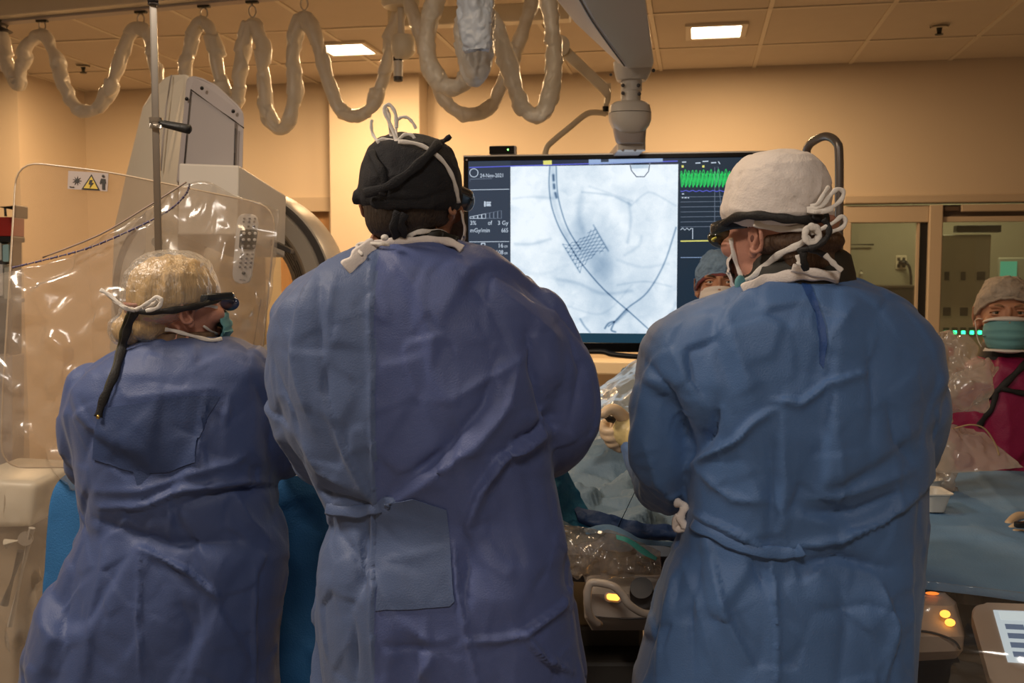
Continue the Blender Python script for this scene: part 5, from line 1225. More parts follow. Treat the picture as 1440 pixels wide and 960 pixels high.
t = empty('cream_cabinet', L(345, 900, 4.3), 'cream enamel cabinet seen through the gantry bore', 'cabinet'); t.location.z = 0
A = L(300, 1000, 4.3); b_ = L(384, 1000, 4.3); zt = L(340, 330, 4.3).z
obj('body', prism(bmesh.new(), [Vector((A.x, A.y, 0)), Vector((b_.x, b_.y, 0)), Vector((b_.x, b_.y, zt)), Vector((A.x, A.y, zt))], V(0, .3, 0), .01), mat('cream_bright', (.80, .70, .50), .4), t)
obj('door_gap', ncyl(L(367, 420, 4.29), L(355, 495, 4.29), .003, n=6), m_gd, t)
# ---- drip pole with clamp
pp_ = empty('hanging_pole', (L(219, 200, 2.12).x, L(219, 200, 2.12).y, L(224, 420, 2.12).z), 'steel hanging pole with clamp and black handle at left', 'pole')
P0, P1 = L(213.5, -80, 2.12), L(224.5, 420, 2.12)
Pt = P0+(P0-P1)*((CEIL+.01-P0.z)/(P0.z-P1.z)); obj('rod', ncyl(Pt, P1, .0078, n=20), m_steel, pp_, smooth=True, auto=40)
q = (P1-P0).normalized(); c = P0.lerp(P1, (170+80)/500)
obj('clamp', ncyl(c-q*.011, c+q*.011, .0135, n=24), m_steel, pp_, smooth=True, auto=40)
obj('clamp_ring', ncyl(P0.lerp(P1, 82/500)-q*.004, P0.lerp(P1, 82/500)+q*.004, .0115, n=20), m_gd, pp_, smooth=True, auto=40)
h = obj('black_handle', ntube([L(226, 172, 2.11), L(230, 174, 2.105), L(262, 181, 2.10), L(267, 182, 2.10), L(269, 182.5, 2.10)], [.006, .0075, .0098, .0095, .005], n=18), mat('black_grip', (.012, .012, .012), .55, bump=.3, bscale=200), pp_, smooth=True)
# ---- acrylic shield
m_acr = plastic('acrylic_shield', tint=(.75, .55, .38), haze=.16, rough=.06, bump=.04, bscale=2)
def rounded(P, r_, n=6):
    out = []; N = len(P)
    for i in range(N):
        a, b_, c_ = Vector(P[i-1]), Vector(P[i]), Vector(P[(i+1) % N]); k1 = min(r_/(a-b_).length, .45); k2 = min(r_/(c_-b_).length, .45)
        for j in range(n+1):
            t = j/n; out.append((b_+(a-b_)*k1)*(1-t)**2+b_*2*t*(1-t)+(b_+(c_-b_)*k2)*t*t)
    return out
sp = rounded([L(22, 226, 2.33), L(150, 241, 2.33), L(389, 290, 2.33), L(352, 655, 2.33), L(0, 658, 2.33), L(2, 560, 2.33)], .06)
sh_ = empty('acrylic_shield', L(190, 655, 2.33), 'clear lead acrylic shield with warning sticker hanging at left', 'shield')
obj('panel', prism(bmesh.new(), sp, V(0, .008, 0)), m_acr, sh_)
N_ = len(sp); obj('polished_edge', tube(bmesh.new(), [p+V(0, .004, 0) for p in sp], .0022, n=6, closed=True), mat('edge_acrylic', (.62, .50, .36), .2, spec=.8), sh_, smooth=True)
obj('pole_mount', ncyl(L(221, 340, 2.2), L(221, 340, 2.335), .012), m_steel, sh_, smooth=True, auto=40)
st = obj('warning_sticker', prism(bmesh.new(), [L(96, 240, 2.3270), L(152.5, 243.5, 2.3270), L(151, 269, 2.3270), L(95, 265.5, 2.3270)], V(0, .0015, 0)), mat('sticker_white', (.50, .42, .38), .5), sh_)
st['label'] = 'white warning sticker with yellow triangle'
def flatp(name, P, d_, m, parent, t=.001): return obj(name, prism(bmesh.new(), [L(x, y, d_) for x, y in P], V(0, t, 0)), m, parent)
flatp('sticker_triangle_border', [(128.5, 245), (140.5, 268), (114.5, 266)], 2.3258, m_ink, st); flatp('sticker_triangle', [(128.5, 248), (137.5, 265.8), (117.5, 264.4)], 2.3245, mat('sticker_yellow', (.72, .52, .10), .5), st)
P = []
for k in range(18):
    a = 2*PI*k/18; r_ = 6.5 if k % 2 == 0 else 2.2; P.append((108+r_*math.cos(a), 254+r_*math.sin(a)))
flatp('sticker_burst', P, 2.3258, m_ink, st)
flatp('sticker_bolt', [(126, 253), (130, 253), (128.5, 257), (131.5, 257), (126, 264), (127, 259), (124.5, 259)], 2.3235, m_ink, st)
obj('sticker_figure_head', ellip(bmesh.new(), L(145, 247.5, 2.3260), (.0034, .001, .0034)), m_ink, st)
flatp('sticker_figure', [(142, 251), (148, 251.5), (149, 258), (147.5, 258), (147.5, 266.5), (143.5, 266.2), (143.5, 256), (141, 259), (140, 257.5)], 2.3258, m_ink, st)
obj('sticker_print', ncyl(L(98, 262.5, 2.3260), L(104, 263, 2.3260), .0012, n=5), m_ink, st)
# ---- clear plastic drapes: crinkled sheets
def film(name, grid, m, label, cat, amp=.012, scale=.12, seed=1, parent=None, soft=22, group=None, fine=.3, thick=.0006):
    """grid: rows of (px,py,depth) control points, interpolated smoothly"""
    rows_ = [smoothpath([Vector(p) for p in r], 10) for r in grid]; cols = list(zip(*rows_)); cols = [smoothpath(c, 10) for c in cols]
    bm = bmesh.new(); Gv = [[bm.verts.new(L(p.x, p.y, p.z)) for p in c] for c in cols]
    for i in range(len(Gv)-1):
        for j in range(len(Gv[0])-1): bm.faces.new((Gv[i][j], Gv[i][j+1], Gv[i+1][j+1], Gv[i+1][j]))
    bmesh.ops.subdivide_edges(bm, edges=bm.edges[:], cuts=1, use_grid_fill=True); bmesh.ops.recalc_face_normals(bm, faces=bm.faces)
    me = bpy.data.meshes.new(name); bm.to_mesh(me); bm.free(); co, no = verts_np(me)
    co += no*(amp*facet(co, scale, seed, soft)+amp*fine*facet(co, scale*.35, seed+1, soft)).clip(-3*amp, 3*amp)[:, None]; set_np(me, co)
    if thick:
        b2 = bmesh.new(); b2.from_mesh(me); bmesh.ops.solidify(b2, geom=b2.faces[:], thickness=thick); b2.to_mesh(me); b2.free()
    o = mesh_obj(name, me, m, parent)
    if label and cat: tag(o, label, cat, group)
    elif label: o['label'] = label
    return o
m_film = plastic('clear_drape', tint=(.86, .78, .68), haze=.14, rough=.2, bump=.25, bscale=6)
d1 = film('plastic_drape', [[(-15, 386, 2.2), (120, 348, 2.19), (262, 258, 2.19), (330, 274, 2.2), (392, 296, 2.24)], [(-15, 480, 2.18), (100, 470, 2.16), (230, 440, 2.16), (320, 440, 2.17), (380, 420, 2.22)],
                          [(-15, 640, 2.16), (70, 640, 2.14), (180, 640, 2.15), (290, 600, 2.17), (350, 560, 2.22)], [(-15, 820, 2.24), (40, 820, 2.22), (110, 800, 2.22), (210, 740, 2.24), (290, 700, 2.26)], [(-15, 1010, 2.26), (20, 1010, 2.25), (70, 1000, 2.25), (160, 940, 2.26), (250, 900, 2.26)]],
          m_film, 'crinkled clear plastic drape hung over the left shield', 'plastic drape', .010, .10, 3, fine=.55)
m_hem = mat('violet_hem', (.10, .08, .20), .5)
P = smoothpath([L(x, y, 2.172) for x, y in ((18, 376), (60, 366), (120, 350), (170, 330), (220, 306), (245, 290), (262, 272), (267, 258))], 5)
for k in range(0, len(P)-1): obj('violet_hem', ncyl(P[k], P[k].lerp(P[k+1], .8), .0022 if k % 2 else .0030, n=6), m_hem, d1)
obj('hem_fold', ntube(smoothpath([L(x, y, 2.178) for x, y in ((60, 362), (140, 330), (200, 295), (240, 270), (262, 256))], 4), .0020, n=6), mat('hem_fold', (.34, .25, .20), .4), d1, smooth=True)
# remote control inside the plastic
rc = empty('remote_control', L(345, 400, 2.225), 'light grey remote control with keypad tucked in the plastic drape', 'remote control')
m_rem = mat('remote_grey', (.82, .78, .76), .45); m_key = mat('key_grey', (.30, .28, .28), .4)
A = [L(336, 300, 2.235), L(365, 302, 2.235), L(360, 345, 2.235), L(353, 400, 2.235), L(328, 397, 2.235), L(332, 350, 2.235)]
obj('body', prism(bmesh.new(), rounded([A[0], A[1], A[3], A[4]], .018, 5), V(0, -.012, 0), .003), m_rem, rc, smooth=True, auto=40)
obj('dark_keypad', prism(bmesh.new(), rounded([L(338, 322, 2.221), L(363, 323, 2.221), L(359, 351, 2.221), L(336, 350, 2.221)], .008, 4), V(0, -.002, 0)), m_gloss, rc)
def key(x, y, r_, m): obj('key', ellip(bmesh.new(), L(x, y, 2.2205), (r_/FPX*2.22, .003, r_*.85/FPX*2.22), None, 12, 8), m, rc, smooth=True)
for j in range(3):
    for i in range(3): key(343+i*8-j*.8, 328+j*9, 3, m_rem if j < 2 else m_key)
for j in range(3):
    for i in range(3): key(343.5+i*7.5-j*.8, 307+j*4.6 if j < 2 else 318, 1.7, m_key)
for j in range(4):
    for i in range(3): key(340+i*7.5-j*1.0, 357+j*6, 2.0, m_key)
key(342.5, 384, 2.8, m_gd); obj('print_line', ncyl(L(337, 393, 2.2225), L(345, 394, 2.2225), .0012, n=6), m_key, rc)
# ---- blue draped side table behind the woman
m_dr = mat('blue_drape_cloth', (.030, .17, .42), .75, bump=.35, bscale=300, mottle=.12, mscale=12)
film('blue_drape', [[(96, 662, 2.16), (200, 664, 2.14), (370, 668, 2.14), (468, 670, 2.16)], [(72, 700, 2.15), (200, 720, 2.12), (370, 720, 2.12), (468, 720, 2.15)], [(60, 850, 2.14), (200, 850, 2.12), (385, 850, 2.13), (468, 850, 2.14)], [(48, 1010, 2.12), (200, 1010, 2.11), (385, 1010, 2.11), (468, 1010, 2.12)], [(20, 1280, 2.12), (200, 1280, 2.10), (385, 1280, 2.11), (468, 1280, 2.12)]],
     m_dr, 'bright blue cloth drape hanging behind the woman at left', 'drape', .008, .2, 12, thick=.002)
# draped console bottom left
co_ = empty('wrapped_console', L(0, 900, 2.5), 'cream console with knob wrapped in plastic at the bottom left corner', 'console'); co_.location.z = 0
obj('upper_box', prism(bmesh.new(), [L(-60, 672, 2.5), L(52, 678, 2.5), L(46, 742, 2.5), L(-60, 745, 2.5)], V(0, .3, 0), .02, 3), m_cream, co_, smooth=True, auto=40)
obj('stand', prism(bmesh.new(), [L(-60, 745, 2.55), L(28, 742, 2.55), L(10, 1270, 2.55), L(-60, 1270, 2.55)], V(0, .25, 0), .015, 3), mat('tan_enamel', (.36, .28, .19), .45), co_, smooth=True, auto=40)
obj('knob', tube(bmesh.new(), [L(36, 757, 2.44), L(36, 757, 2.5)], .018, n=24), m_steel, co_, smooth=True, auto=40)
obj('hinge_arm', ncyl(L(8, 764, 2.47), L(36, 757, 2.47), .012), m_cream, co_, smooth=True, auto=40)
obj('strut', ncyl(L(45, 742, 2.45), L(14, 880, 2.45), .008), m_wp, co_, smooth=True, auto=40); obj('strut', ncyl(L(30, 775, 2.5), L(6, 850, 2.5), .01), m_gd, co_, smooth=True, auto=40)
obj('dark_base', prism(bmesh.new(), [L(28, 860, 2.6), L(50, 820, 2.6), L(58, 900, 2.6), L(40, 960, 2.6)], V(0, .1, 0), .008), mat('tan_enamel', (0, 0, 0)), co_)
# supply cart far left
A = L(-130, 300, 3.9); B_ = L(20, 300, 3.9)
ca = empty('supply_cart', (A.x, A.y, 0), 'dark supply cart with red bin on top at the left edge', 'cart')
def vbox(name, x0, y0, x1, y1, d_, dep, m, parent, bevel=.004): return obj(name, prism(bmesh.new(), [L(x0, y0, d_), L(x1, y0, d_), L(x1, y1, d_), L(x0, y1, d_)], V(0, dep, 0), bevel), m, parent)
vbox('red_bin', -130, 305, 17, 332, 3.9, .10, mat('red_plastic', (.34, .02, .015), .4), ca)
vbox('tray', -130, 332, 18, 340, 3.9, .10, m_dark, ca); vbox('shelf', -130, 420, 18, 426, 3.9, .10, m_gd, ca); vbox('lower_body', -130, 500, 17, 1010, 3.9, .10, m_gp, ca)
vbox('back_panel', -130, 332, 12, 500, 4.0, .02, m_gd, ca); vbox('side_panel', 13, 332, 17, 500, 3.92, .08, m_gd, ca)
obj('hook_bar', ncyl(L(-20, 290, 3.85), L(18, 292, 3.85), .008), m_dark, ca, smooth=True); vbox('hook_plate', 17, 288, 22, 306, 3.85, .1, m_dark, ca); obj('hook', ncyl(L(7, 291, 3.85), L(8, 304, 3.85), .005), m_gd, ca, smooth=True)
for k, (x, y, cc) in enumerate(((-2, 350, (.55, .55, .5)), (8, 352, (.3, .5, .55)), (0, 380, (.6, .6, .6)), (10, 384, (.4, .4, .35)))):
    o = obj('supply_pack', prism(bmesh.new(), rounded([L(x-4.5, y-8, 3.91), L(x+3.5, y-9, 3.91), L(x+4, y+36 if y > 370 else y+16, 3.91), L(x-4.5, (y+36 if y > 370 else y+16), 3.91)], .006, 3), V(0, .06, 0), .002), mat('pack_%d' % k, cc, .3), None)
    tag(o, ['pale pack on the upper cart shelf nearest the frame edge', 'teal pack on the upper cart shelf', 'white pack on the lower cart shelf', 'tan grey pack on the lower cart shelf'][k], 'pack', 'packs on the supply cart')
# ---- patient table under drapes
m_pd = mat('patient_drape', (.13, .20, .27), .6, bump=.5, bscale=120, mottle=.18, mscale=9)
m_pd2 = mat('patient_drape_blue', (.05, .16, .33), .6, bump=.4, bscale=150, mottle=.15)
pt = empty('patient_table', (L(860, 760, 2.3).x, L(860, 760, 2.3).y, 0), 'draped patient table between the two surgeons', 'table')
A = L(560, 800, 2.16); B_ = L(1010, 800, 2.12); 
obj('table_top', prism(bmesh.new(), [Vector((A.x, A.y, .84)), Vector((B_.x, B_.y, .84)), Vector((B_.x, B_.y, .90)), Vector((A.x, A.y, .90))], V(.05, .7, 0), .01), m_gd, pt)
obj('pedestal', prism(bmesh.new(), [L(790, 880, 2.2), L(905, 880, 2.2), L(905, 1350, 2.2), L(790, 1350, 2.2)], V(0, .5, 0), .01), mat('pedestal_olive', (.10, .085, .06), .5), pt)
obj('pedestal_step', prism(bmesh.new(), [L(780, 930, 2.1), L(915, 930, 2.1), L(915, 1350, 2.1), L(780, 1350, 2.1)], V(0, .1, 0), .01), mat('pedestal_dark', (.04, .035, .03), .5), pt)
f1 = film('patient_drape', [[(480, 590, 2.9), (700, 570, 2.85), (835, 552, 2.75), (900, 505, 2.7), (1010, 440, 2.65)], [(480, 640, 2.7), (700, 625, 2.6), (835, 605, 2.5), (900, 590, 2.45), (1010, 570, 2.4)], [(480, 700, 2.35), (700, 690, 2.3), (835, 680, 2.24), (900, 672, 2.22), (1010, 660, 2.2)], [(480, 745, 2.15), (700, 745, 2.1), (835, 735, 2.05), (900, 738, 2.03), (1010, 742, 2.0)], [(480, 800, 2.12), (700, 790, 2.04), (835, 752, 1.99), (900, 764, 1.97), (1010, 770, 1.95)]],
          m_pd, 'grey-blue rumpled drape covering the patient between the surgeons', 'drape', .014, .11, 41, fine=.45, thick=.0015)
film('plastic_sheet', [[(838, 549, 2.68), (870, 525, 2.66), (905, 498, 2.64), (990, 440, 2.6)], [(842, 575, 2.4), (870, 560, 2.38), (905, 545, 2.36), (990, 500, 2.34)], [(800, 625, 2.3), (850, 615, 2.28), (900, 605, 2.24), (990, 600, 2.2)]], plastic('grey_film', tint=(.6, .66, .68), haze=.42, rough=.2, bump=.3, bscale=8), 'shiny clear plastic sheet edge rising behind the gloved hand', 'plastic sheet', .008, .1, 44)
film('blue_fold', [[(768, 640, 1.98), (790, 650, 1.98), (812, 690, 2.0), (835, 735, 2.0)], [(765, 690, 1.96), (785, 700, 1.96), (806, 725, 1.97), (842, 748, 1.98)], [(765, 730, 1.95), (785, 728, 1.95), (812, 742, 1.96), (850, 756, 1.97)]], mat('cyan_drape', (.03, .20, .34), .6, bump=.3, bscale=200, mottle=.1), 'turquoise blue drape fold beside the middle surgeon sleeve', 'drape', .005, .06, 47, thick=.0015)
film('navy_fold', [[(805, 712, 1.99), (850, 722, 1.97), (900, 735, 1.96), (960, 742, 1.95)], [(812, 728, 1.965), (850, 742, 1.95), (900, 752, 1.94), (960, 752, 1.93)], [(818, 736, 1.98), (850, 745, 1.97), (900, 756, 1.96), (960, 758, 1.94)]], mat('navy_drape', (.02, .06, .18), .6, bump=.3, bscale=200), 'dark navy drape fold lying across the front of the patient drape', 'drape', .006, .06, 49, thick=.0015)
film('pale_hem', [[(822, 745, 1.94), (860, 738, 1.93), (900, 757, 1.92), (950, 762, 1.90)], [(824, 752, 1.93), (860, 750, 1.92), (900, 765, 1.91), (950, 768, 1.90)]], mat('pale_blue_hem', (.20, .36, .55), .55, bump=.2, bscale=200), 'pale blue hem strip along the lower patient drape', 'drape hem', .003, .06, 50, thick=.0015)
m_foil = plastic('crinkled_film', tint=(.72, .62, .52), haze=.28, rough=.15, bump=.4, bscale=12)
film('crinkled_film', [[(788, 735, 1.93), (830, 742, 1.92), (870, 750, 1.91), (930, 775, 1.90)], [(786, 780, 1.91), (825, 785, 1.90), (860, 775, 1.90), (930, 800, 1.89)], [(790, 815, 1.92), (835, 815, 1.91), (870, 812, 1.90), (930, 816, 1.89)]], m_foil, 'crinkled clear film hanging over the bedside control between the surgeons', 'plastic film', .013, .05, 53, fine=.5)
film('green_strip', [[(866, 752, 1.885), (885, 757, 1.88), (905, 770, 1.88), (924, 784, 1.875)], [(867, 758, 1.88), (884, 764, 1.875), (903, 779, 1.875), (922, 788, 1.87)]], mat('mint_tape', (.10, .50, .42), .35), 'mint green tape strip on the crinkled film', 'tape', .002, .04, 54, thick=.001)
# bedside control with orange lamp
bc_ = empty('bedside_control', L(865, 885, 1.93), 'grey bedside control module with glowing orange lamp and curved grab handle', 'control module')
quad_loft('housing', [[L(822, 812, 1.97), L(832, 808, 2.0), L(932, 808, 2.0), L(932, 812, 1.95)][::1], [L(820, 835, 1.92), L(820, 830, 2.1), L(936, 830, 2.1), L(936, 835, 1.9)], [L(822, 868, 1.92), L(822, 866, 2.1), L(936, 866, 2.1), L(936, 868, 1.9)], [L(832, 886, 1.95), L(832, 884, 2.1), L(930, 884, 2.1), L(930, 886, 1.93)]], mat('module_grey', (.34, .29, .25), .35), bc_, bevel=.02)
obj('panel_groove', ntube([L(832, 866, 1.915), L(880, 870, 1.908), L(930, 868, 1.90)], .002, n=6), m_gd, bc_, smooth=True)
m_or = mat('orange_lamp', (.6, .2, .02), .3, emit=(1, .42, .06), es=2.6)
obj('orange_lamp', prism(bmesh.new(), rounded([L(853, 834, 1.908), L(871, 836, 1.906), L(871, 844, 1.906), L(853, 842, 1.908)], .005, 4), V(0, -.004, 0), .0015), m_or, bc_)
obj('lamp_frame', prism(bmesh.new(), rounded([L(850, 832, 1.914), L(874, 834, 1.91), L(874, 847, 1.91), L(850, 845, 1.914)], .007, 4), V(0, -.004, 0), .0015), m_gp, bc_)
obj('grab_handle', ntube(smoothpath([L(843, 878, 1.9), L(830, 866, 1.87), L(826, 845, 1.85), L(829, 822, 1.85), L(840, 819, 1.85), L(862, 824, 1.84), L(875, 836, 1.84), L(885, 850, 1.84), L(905, 862, 1.86), L(925, 862, 1.88)], 6), .0075, n=14), mat('handle_cream', (.52, .43, .35), .35), bc_, smooth=True)
obj('dark_joystick', ncyl(L(904, 838, 1.91), L(902, 826, 1.88), .026, .022), m_gd, bc_, smooth=True, auto=40)
lat('turret', [(868, 770, 22), (868, 775, 28), (868, 780, 26), (868, 812, 24)], 2.03, mat('turret_grey', (.22, .18, .15), .4), bc_)
# ---- instrument table at right
zT = .93
TP = [at_z(1200, 806, zT), at_z(1360, 824, zT), at_z(1560, 848, zT), at_z(1560, 658, zT), at_z(1312, 664, zT), at_z(1190, 670, zT)]
it = empty('instrument_table', ((TP[0]+TP[3])/2), 'instrument table covered with a blue cloth at right', 'table'); it.location.z = 0
m_tc = mat('table_cloth_blue', (.16, .31, .52), .7, bump=.4, bscale=200, mottle=.28, mscale=5)
bmt = bmesh.new(); prism(bmt, [p-Vector((0, 0, .035)) for p in TP], Vector((0, 0, .03)), .004); obj('table_top', bmt, m_gloss, it)
for p in (TP[0], TP[2], TP[3], TP[5]):
    q = p.lerp(sum(TP, Vector())/6, .1); obj('leg', ncyl((q.x, q.y, 0), (q.x, q.y, zT-.03), .015), m_steel, it, smooth=True)
cl = film('table_cloth', [[(1180, 671, at_z(0, 671, zT).y), (1312, 664, 1), (1440, 662, 1), (1580, 658, 1)], [(1185, 715, 1), (1320, 712, 1), (1440, 712, 1), (1580, 712, 1)], [(1190, 765, 1), (1330, 765, 1), (1450, 768, 1), (1580, 775, 1)], [(1195, 806, 1), (1360, 824, 1), (1460, 837, 1), (1580, 850, 1)]], m_tc, None, None, 0, .2, 61, thick=0)
# lay the cloth flat on the table at its true height
me = cl.data; W0 = wloc(cl); co, no = verts_np(me); wp = co+np.array(W0); px_, py_ = proj(wp)
out = np.array([list(at_z(a_, b_, zT+.003)) for a_, b_ in zip(px_, py_)]); nn = facet(out*np.array([1, 1, 0]), .28, 62, 26)*.006+facet(out*np.array([1, 1, 0]), .09, 63, 26)*.0016
for pts_, am_ in (([(1375, 664), (1400, 695), (1440, 728)], .006), ([(1290, 770), (1304, 792)], .004), ([(1390, 705), (1440, 706)], .004), ([(1345, 728), (1400, 736), (1430, 742)], .003)):
    d_, _, _ = polydist(px_, py_, pts_); nn += am_*np.exp(-d_/4)
out[:, 2] += nn.clip(-.002, .03); set_np(me, out-np.array(W0))
b2 = bmesh.new(); b2.from_mesh(me)
edge = sorted([v for v in b2.verts if v.is_boundary], key=lambda v: 0)
r_ = bmesh.ops.extrude_edge_only(b2, edges=[e for e in b2.edges if e.is_boundary]); nv = [g for g in r_['geom'] if isinstance(g, bmesh.types.BMVert)]
for v in nv: v.co.z = zT-.012-W0.z
bmesh.ops.recalc_face_normals(b2, faces=b2.faces); b2.to_mesh(me); b2.free(); me.update(); me.polygons.foreach_set('use_smooth', [True]*len(me.polygons))
tag(cl, 'blue wrinkled cloth spread over the instrument table at right', 'table cloth')
# tub and bowl
c = at_z(1311, 716, zT+.006); k_ = (c-Vector((0, 0, CH))).length/FPX
tb = empty('white_tub', c, 'small white plastic tub with flared rim at the cloth corner', 'tub')
def rrect(c, hx, hy, z, n=5, r=.25):
    P = [Vector((c.x, c.y, z))+V(sx*hx, sy*hy, 0) for sx, sy in ((-1, -1), (1, -1), (1, 1), (-1, 1))]; return rounded(P, r*min(hx, hy)*2, n)
bm = loft(bmesh.new(), [rrect(c, .020, .030, c.z), rrect(c, .030, .042, c.z+.042), rrect(c, .036, .048, c.z+.045), rrect(c, .036, .048, c.z+.048), rrect(c, .028, .040, c.z+.045), rrect(c, .018, .028, c.z+.004)])
m_tub = mat('milky_plastic', (.72, .68, .60), .35); obj('body', bm, m_tub, tb, smooth=True, auto=35)
c = at_z(1303, 690, zT+.006); bm = bmesh.new(); prof = [(.02, 0), (.03, .004), (.036, .03), (.040, .032), (.040, .035), (.034, .033), (.028, .008), (.01, .005)]
loft(bm, [[c+Vector((r*math.cos(a), r*math.sin(a), h_)) for a in np.linspace(0, 2*PI, 33)[:-1]] for r, h_ in prof]); o = obj('white_cup', bm, m_tub, None, smooth=True, auto=40); tag(o, 'round white ribbed cup behind the white tub', 'cup')
# gloved hand resting at the right edge, sleeve leading out of frame
hp = empty('person', at_z(1560, 770, 0.0)+Vector((0, 0, 0)), 'gloved fingers of a person out of frame resting on the blue cloth at right edge', 'person'); hp.location.z = zT
bm = bmesh.new(); dH = 2.36
def hc_(pts, r): tube(bm, smoothpath([L(*p) for p in pts], 4), [r[0]+(r[1]-r[0])*i/(4*(len(pts)-1)) for i in range(4*(len(pts)-1)+1)], n=12); ellip(bm, L(*pts[-1]), (r[1],)*3, None, 12, 8); ellip(bm, L(*pts[0]), (r[0],)*3, None, 12, 8)
hc_([(1470, 738, dH), (1446, 727, dH), (1430, 726, dH-.02), (1418, 736, dH-.05)], (.013, .0095)); hc_([(1472, 742, dH-.05), (1450, 738, dH-.06), (1432, 739, dH-.08), (1422, 743, dH-.09)], (.012, .0085))
hc_([(1475, 748, dH-.08), (1455, 750, dH-.10), (1438, 750, dH-.12), (1428, 748, dH-.12)], (.012, .0085)); hc_([(1478, 755, dH-.1), (1458, 758, dH-.13), (1446, 758, dH-.14)], (.012, .008)); hc_([(1485, 725, dH+.02), (1462, 716, dH+.02), (1448, 720, dH)], (.014, .010))
ellip(bm, L(1484, 742, dH-.03), (.045, .045, .022)); tube(bm, [L(1484, 742, dH-.03), L(1540, 730, dH)], [.028, .030], n=16)
me = remesh(bm, .003, 2); mesh_obj('hand', me, m_glove, hp); sl = ntube(smoothpath([L(1515, 737, dH), L(1580, 715, dH), L(1680, 650, dH), L(1760, 560, dH+.05)], 6), [.04+.002*i for i in range(19)], n=20); o = obj('gown_sleeve', sl, m_gownB, hp, smooth=True)
c = at_z(1434, 741, zT+.012); o = obj('black_clip', prism(bmesh.new(), rounded([c+V(-.012, -.012, 0), c+V(.03, -.012, 0), c+V(.03, .008, 0), c+V(-.012, .008, 0)], .006, 3), Vector((0, 0, .012)), .002), m_dark, None); tag(o, 'small black clip under the gloved fingers at the right edge', 'clip')
# controls below the table
jc = empty('joystick_console', L(1310, 930, 1.72), 'rounded cream console with two orange lit buttons below the blue cloth', 'console')
quad_loft('housing', [[L(1290, 835, 1.80), L(1285, 832, 1.86), L(1330, 832, 1.86), L(1326, 836, 1.80)], [L(1270, 850, 1.74), L(1270, 845, 1.85), L(1345, 845, 1.85), L(1342, 852, 1.74)], [L(1262, 895, 1.70), L(1262, 890, 1.85), L(1356, 888, 1.85), L(1356, 895, 1.70)], [L(1262, 918, 1.71), L(1262, 915, 1.85), L(1354, 910, 1.85), L(1354, 915, 1.71)], [L(1275, 930, 1.76), L(1275, 926, 1.85), L(1345, 920, 1.85), L(1345, 926, 1.76)]], mat('console_cream', (.58, .48, .41), .35), jc, bevel=.022)
for x, y in ((1329, 863), (1336, 875)): obj('orange_button', ellip(bmesh.new(), L(x, y, 1.708), (.0088, .006, .0068)), m_or, jc, smooth=True)
obj('dial_ring', tube(bmesh.new(), [L(1291+10*math.cos(a), 877+5*math.sin(a), 1.725) for a in np.linspace(0, 2*PI, 25)[:-1]], .003, n=8, closed=True), m_gd, jc, smooth=True); obj('dial', ellip(bmesh.new(), L(1291, 877, 1.73), (.009, .006, .006)), m_wp, jc, smooth=True)
obj('trim_edge', ntube(smoothpath([L(1270, 885, 1.708), L(1310, 889, 1.70), L(1340, 900, 1.695), L(1350, 912, 1.70)], 5), .0022, n=6), m_gd, jc, smooth=True)
obj('red_glow_lamp', ellip(bmesh.new(), L(1311, 834, 1.79), (.012, .004, .003)), mat('red_orange_lamp', (.5, .1, .02), .3, emit=(1, .22, .03), es=1.5), jc, smooth=True)
tbm = empty('touch_panel', L(1420, 950, 1.62), 'cream framed touch panel with pale blue screen at the bottom right corner', 'touch panel')
Q = [L(1362, 846, 1.74), L(1480, 850, 1.70), L(1520, 985, 1.56), L(1398, 975, 1.60)]
nq = (Q[1]-Q[0]).cross(Q[3]-Q[0]).normalized(); nq = nq if nq.dot(V(0, -1, .2)) > 0 else -nq
obj('frame', prism(bmesh.new(), rounded(Q, .03, 5), -nq*.03, .006, 3), mat('console_cream', (0, 0, 0)), tbm, smooth=True, auto=40)
def q2(u, v): return (Q[0]*(1-u)+Q[1]*u)*(1-v)+(Q[3]*(1-u)+Q[2]*u)*v
def qslab(name, u0, v0, u1, v1, o0, m, par=tbm): return obj(name, prism(bmesh.new(), [q2(u0, v0)+nq*o0, q2(u1, v0)+nq*o0, q2(u1, v1)+nq*o0, q2(u0, v1)+nq*o0], nq*.0012), m, par)
scn = qslab('screen', .27, .09, .98, .66, .0005, em('panel_screen', (.55, .63, .68))); m_nb = em('panel_button', (.10, .14, .22)); m_nb2 = em('panel_light', (.62, .70, .72))
for v in (.25, .35, .45, .55): 
    for u in (.36, .62): qslab('screen_button', u, v, u+.22, v+.055, .0022, m_nb)
qslab('screen_header', .33, .11, .95, .20, .0022, m_nb2)
film('clear_film', [[(1292, 815, 1.68), (1350, 822, 1.66), (1480, 838, 1.62)], [(1290, 880, 1.64), (1350, 890, 1.6), (1480, 900, 1.55)], [(1290, 930, 1.64), (1350, 925, 1.58), (1480, 950, 1.52)], [(1270, 1000, 1.62), (1350, 1000, 1.58), (1480, 1010, 1.5)]], plastic('thin_film', tint=(.7, .6, .5), haze=.02, rough=.12, bump=.2, bscale=9), 'thin clear film over the lower right controls', 'plastic film', .004, .14, 71, fine=.5)
o = obj('dark_skirt', prism(bmesh.new(), [L(1230, 822, 1.98), L(1560, 850, 1.9), L(1560, 1300, 1.9), L(1230, 1300, 1.98)], V(0, .02, 0)), mat('dark_skirt', (.020, .016, .013), .6), None); tag(o, 'dark table skirt below the blue cloth at right', 'table skirt')
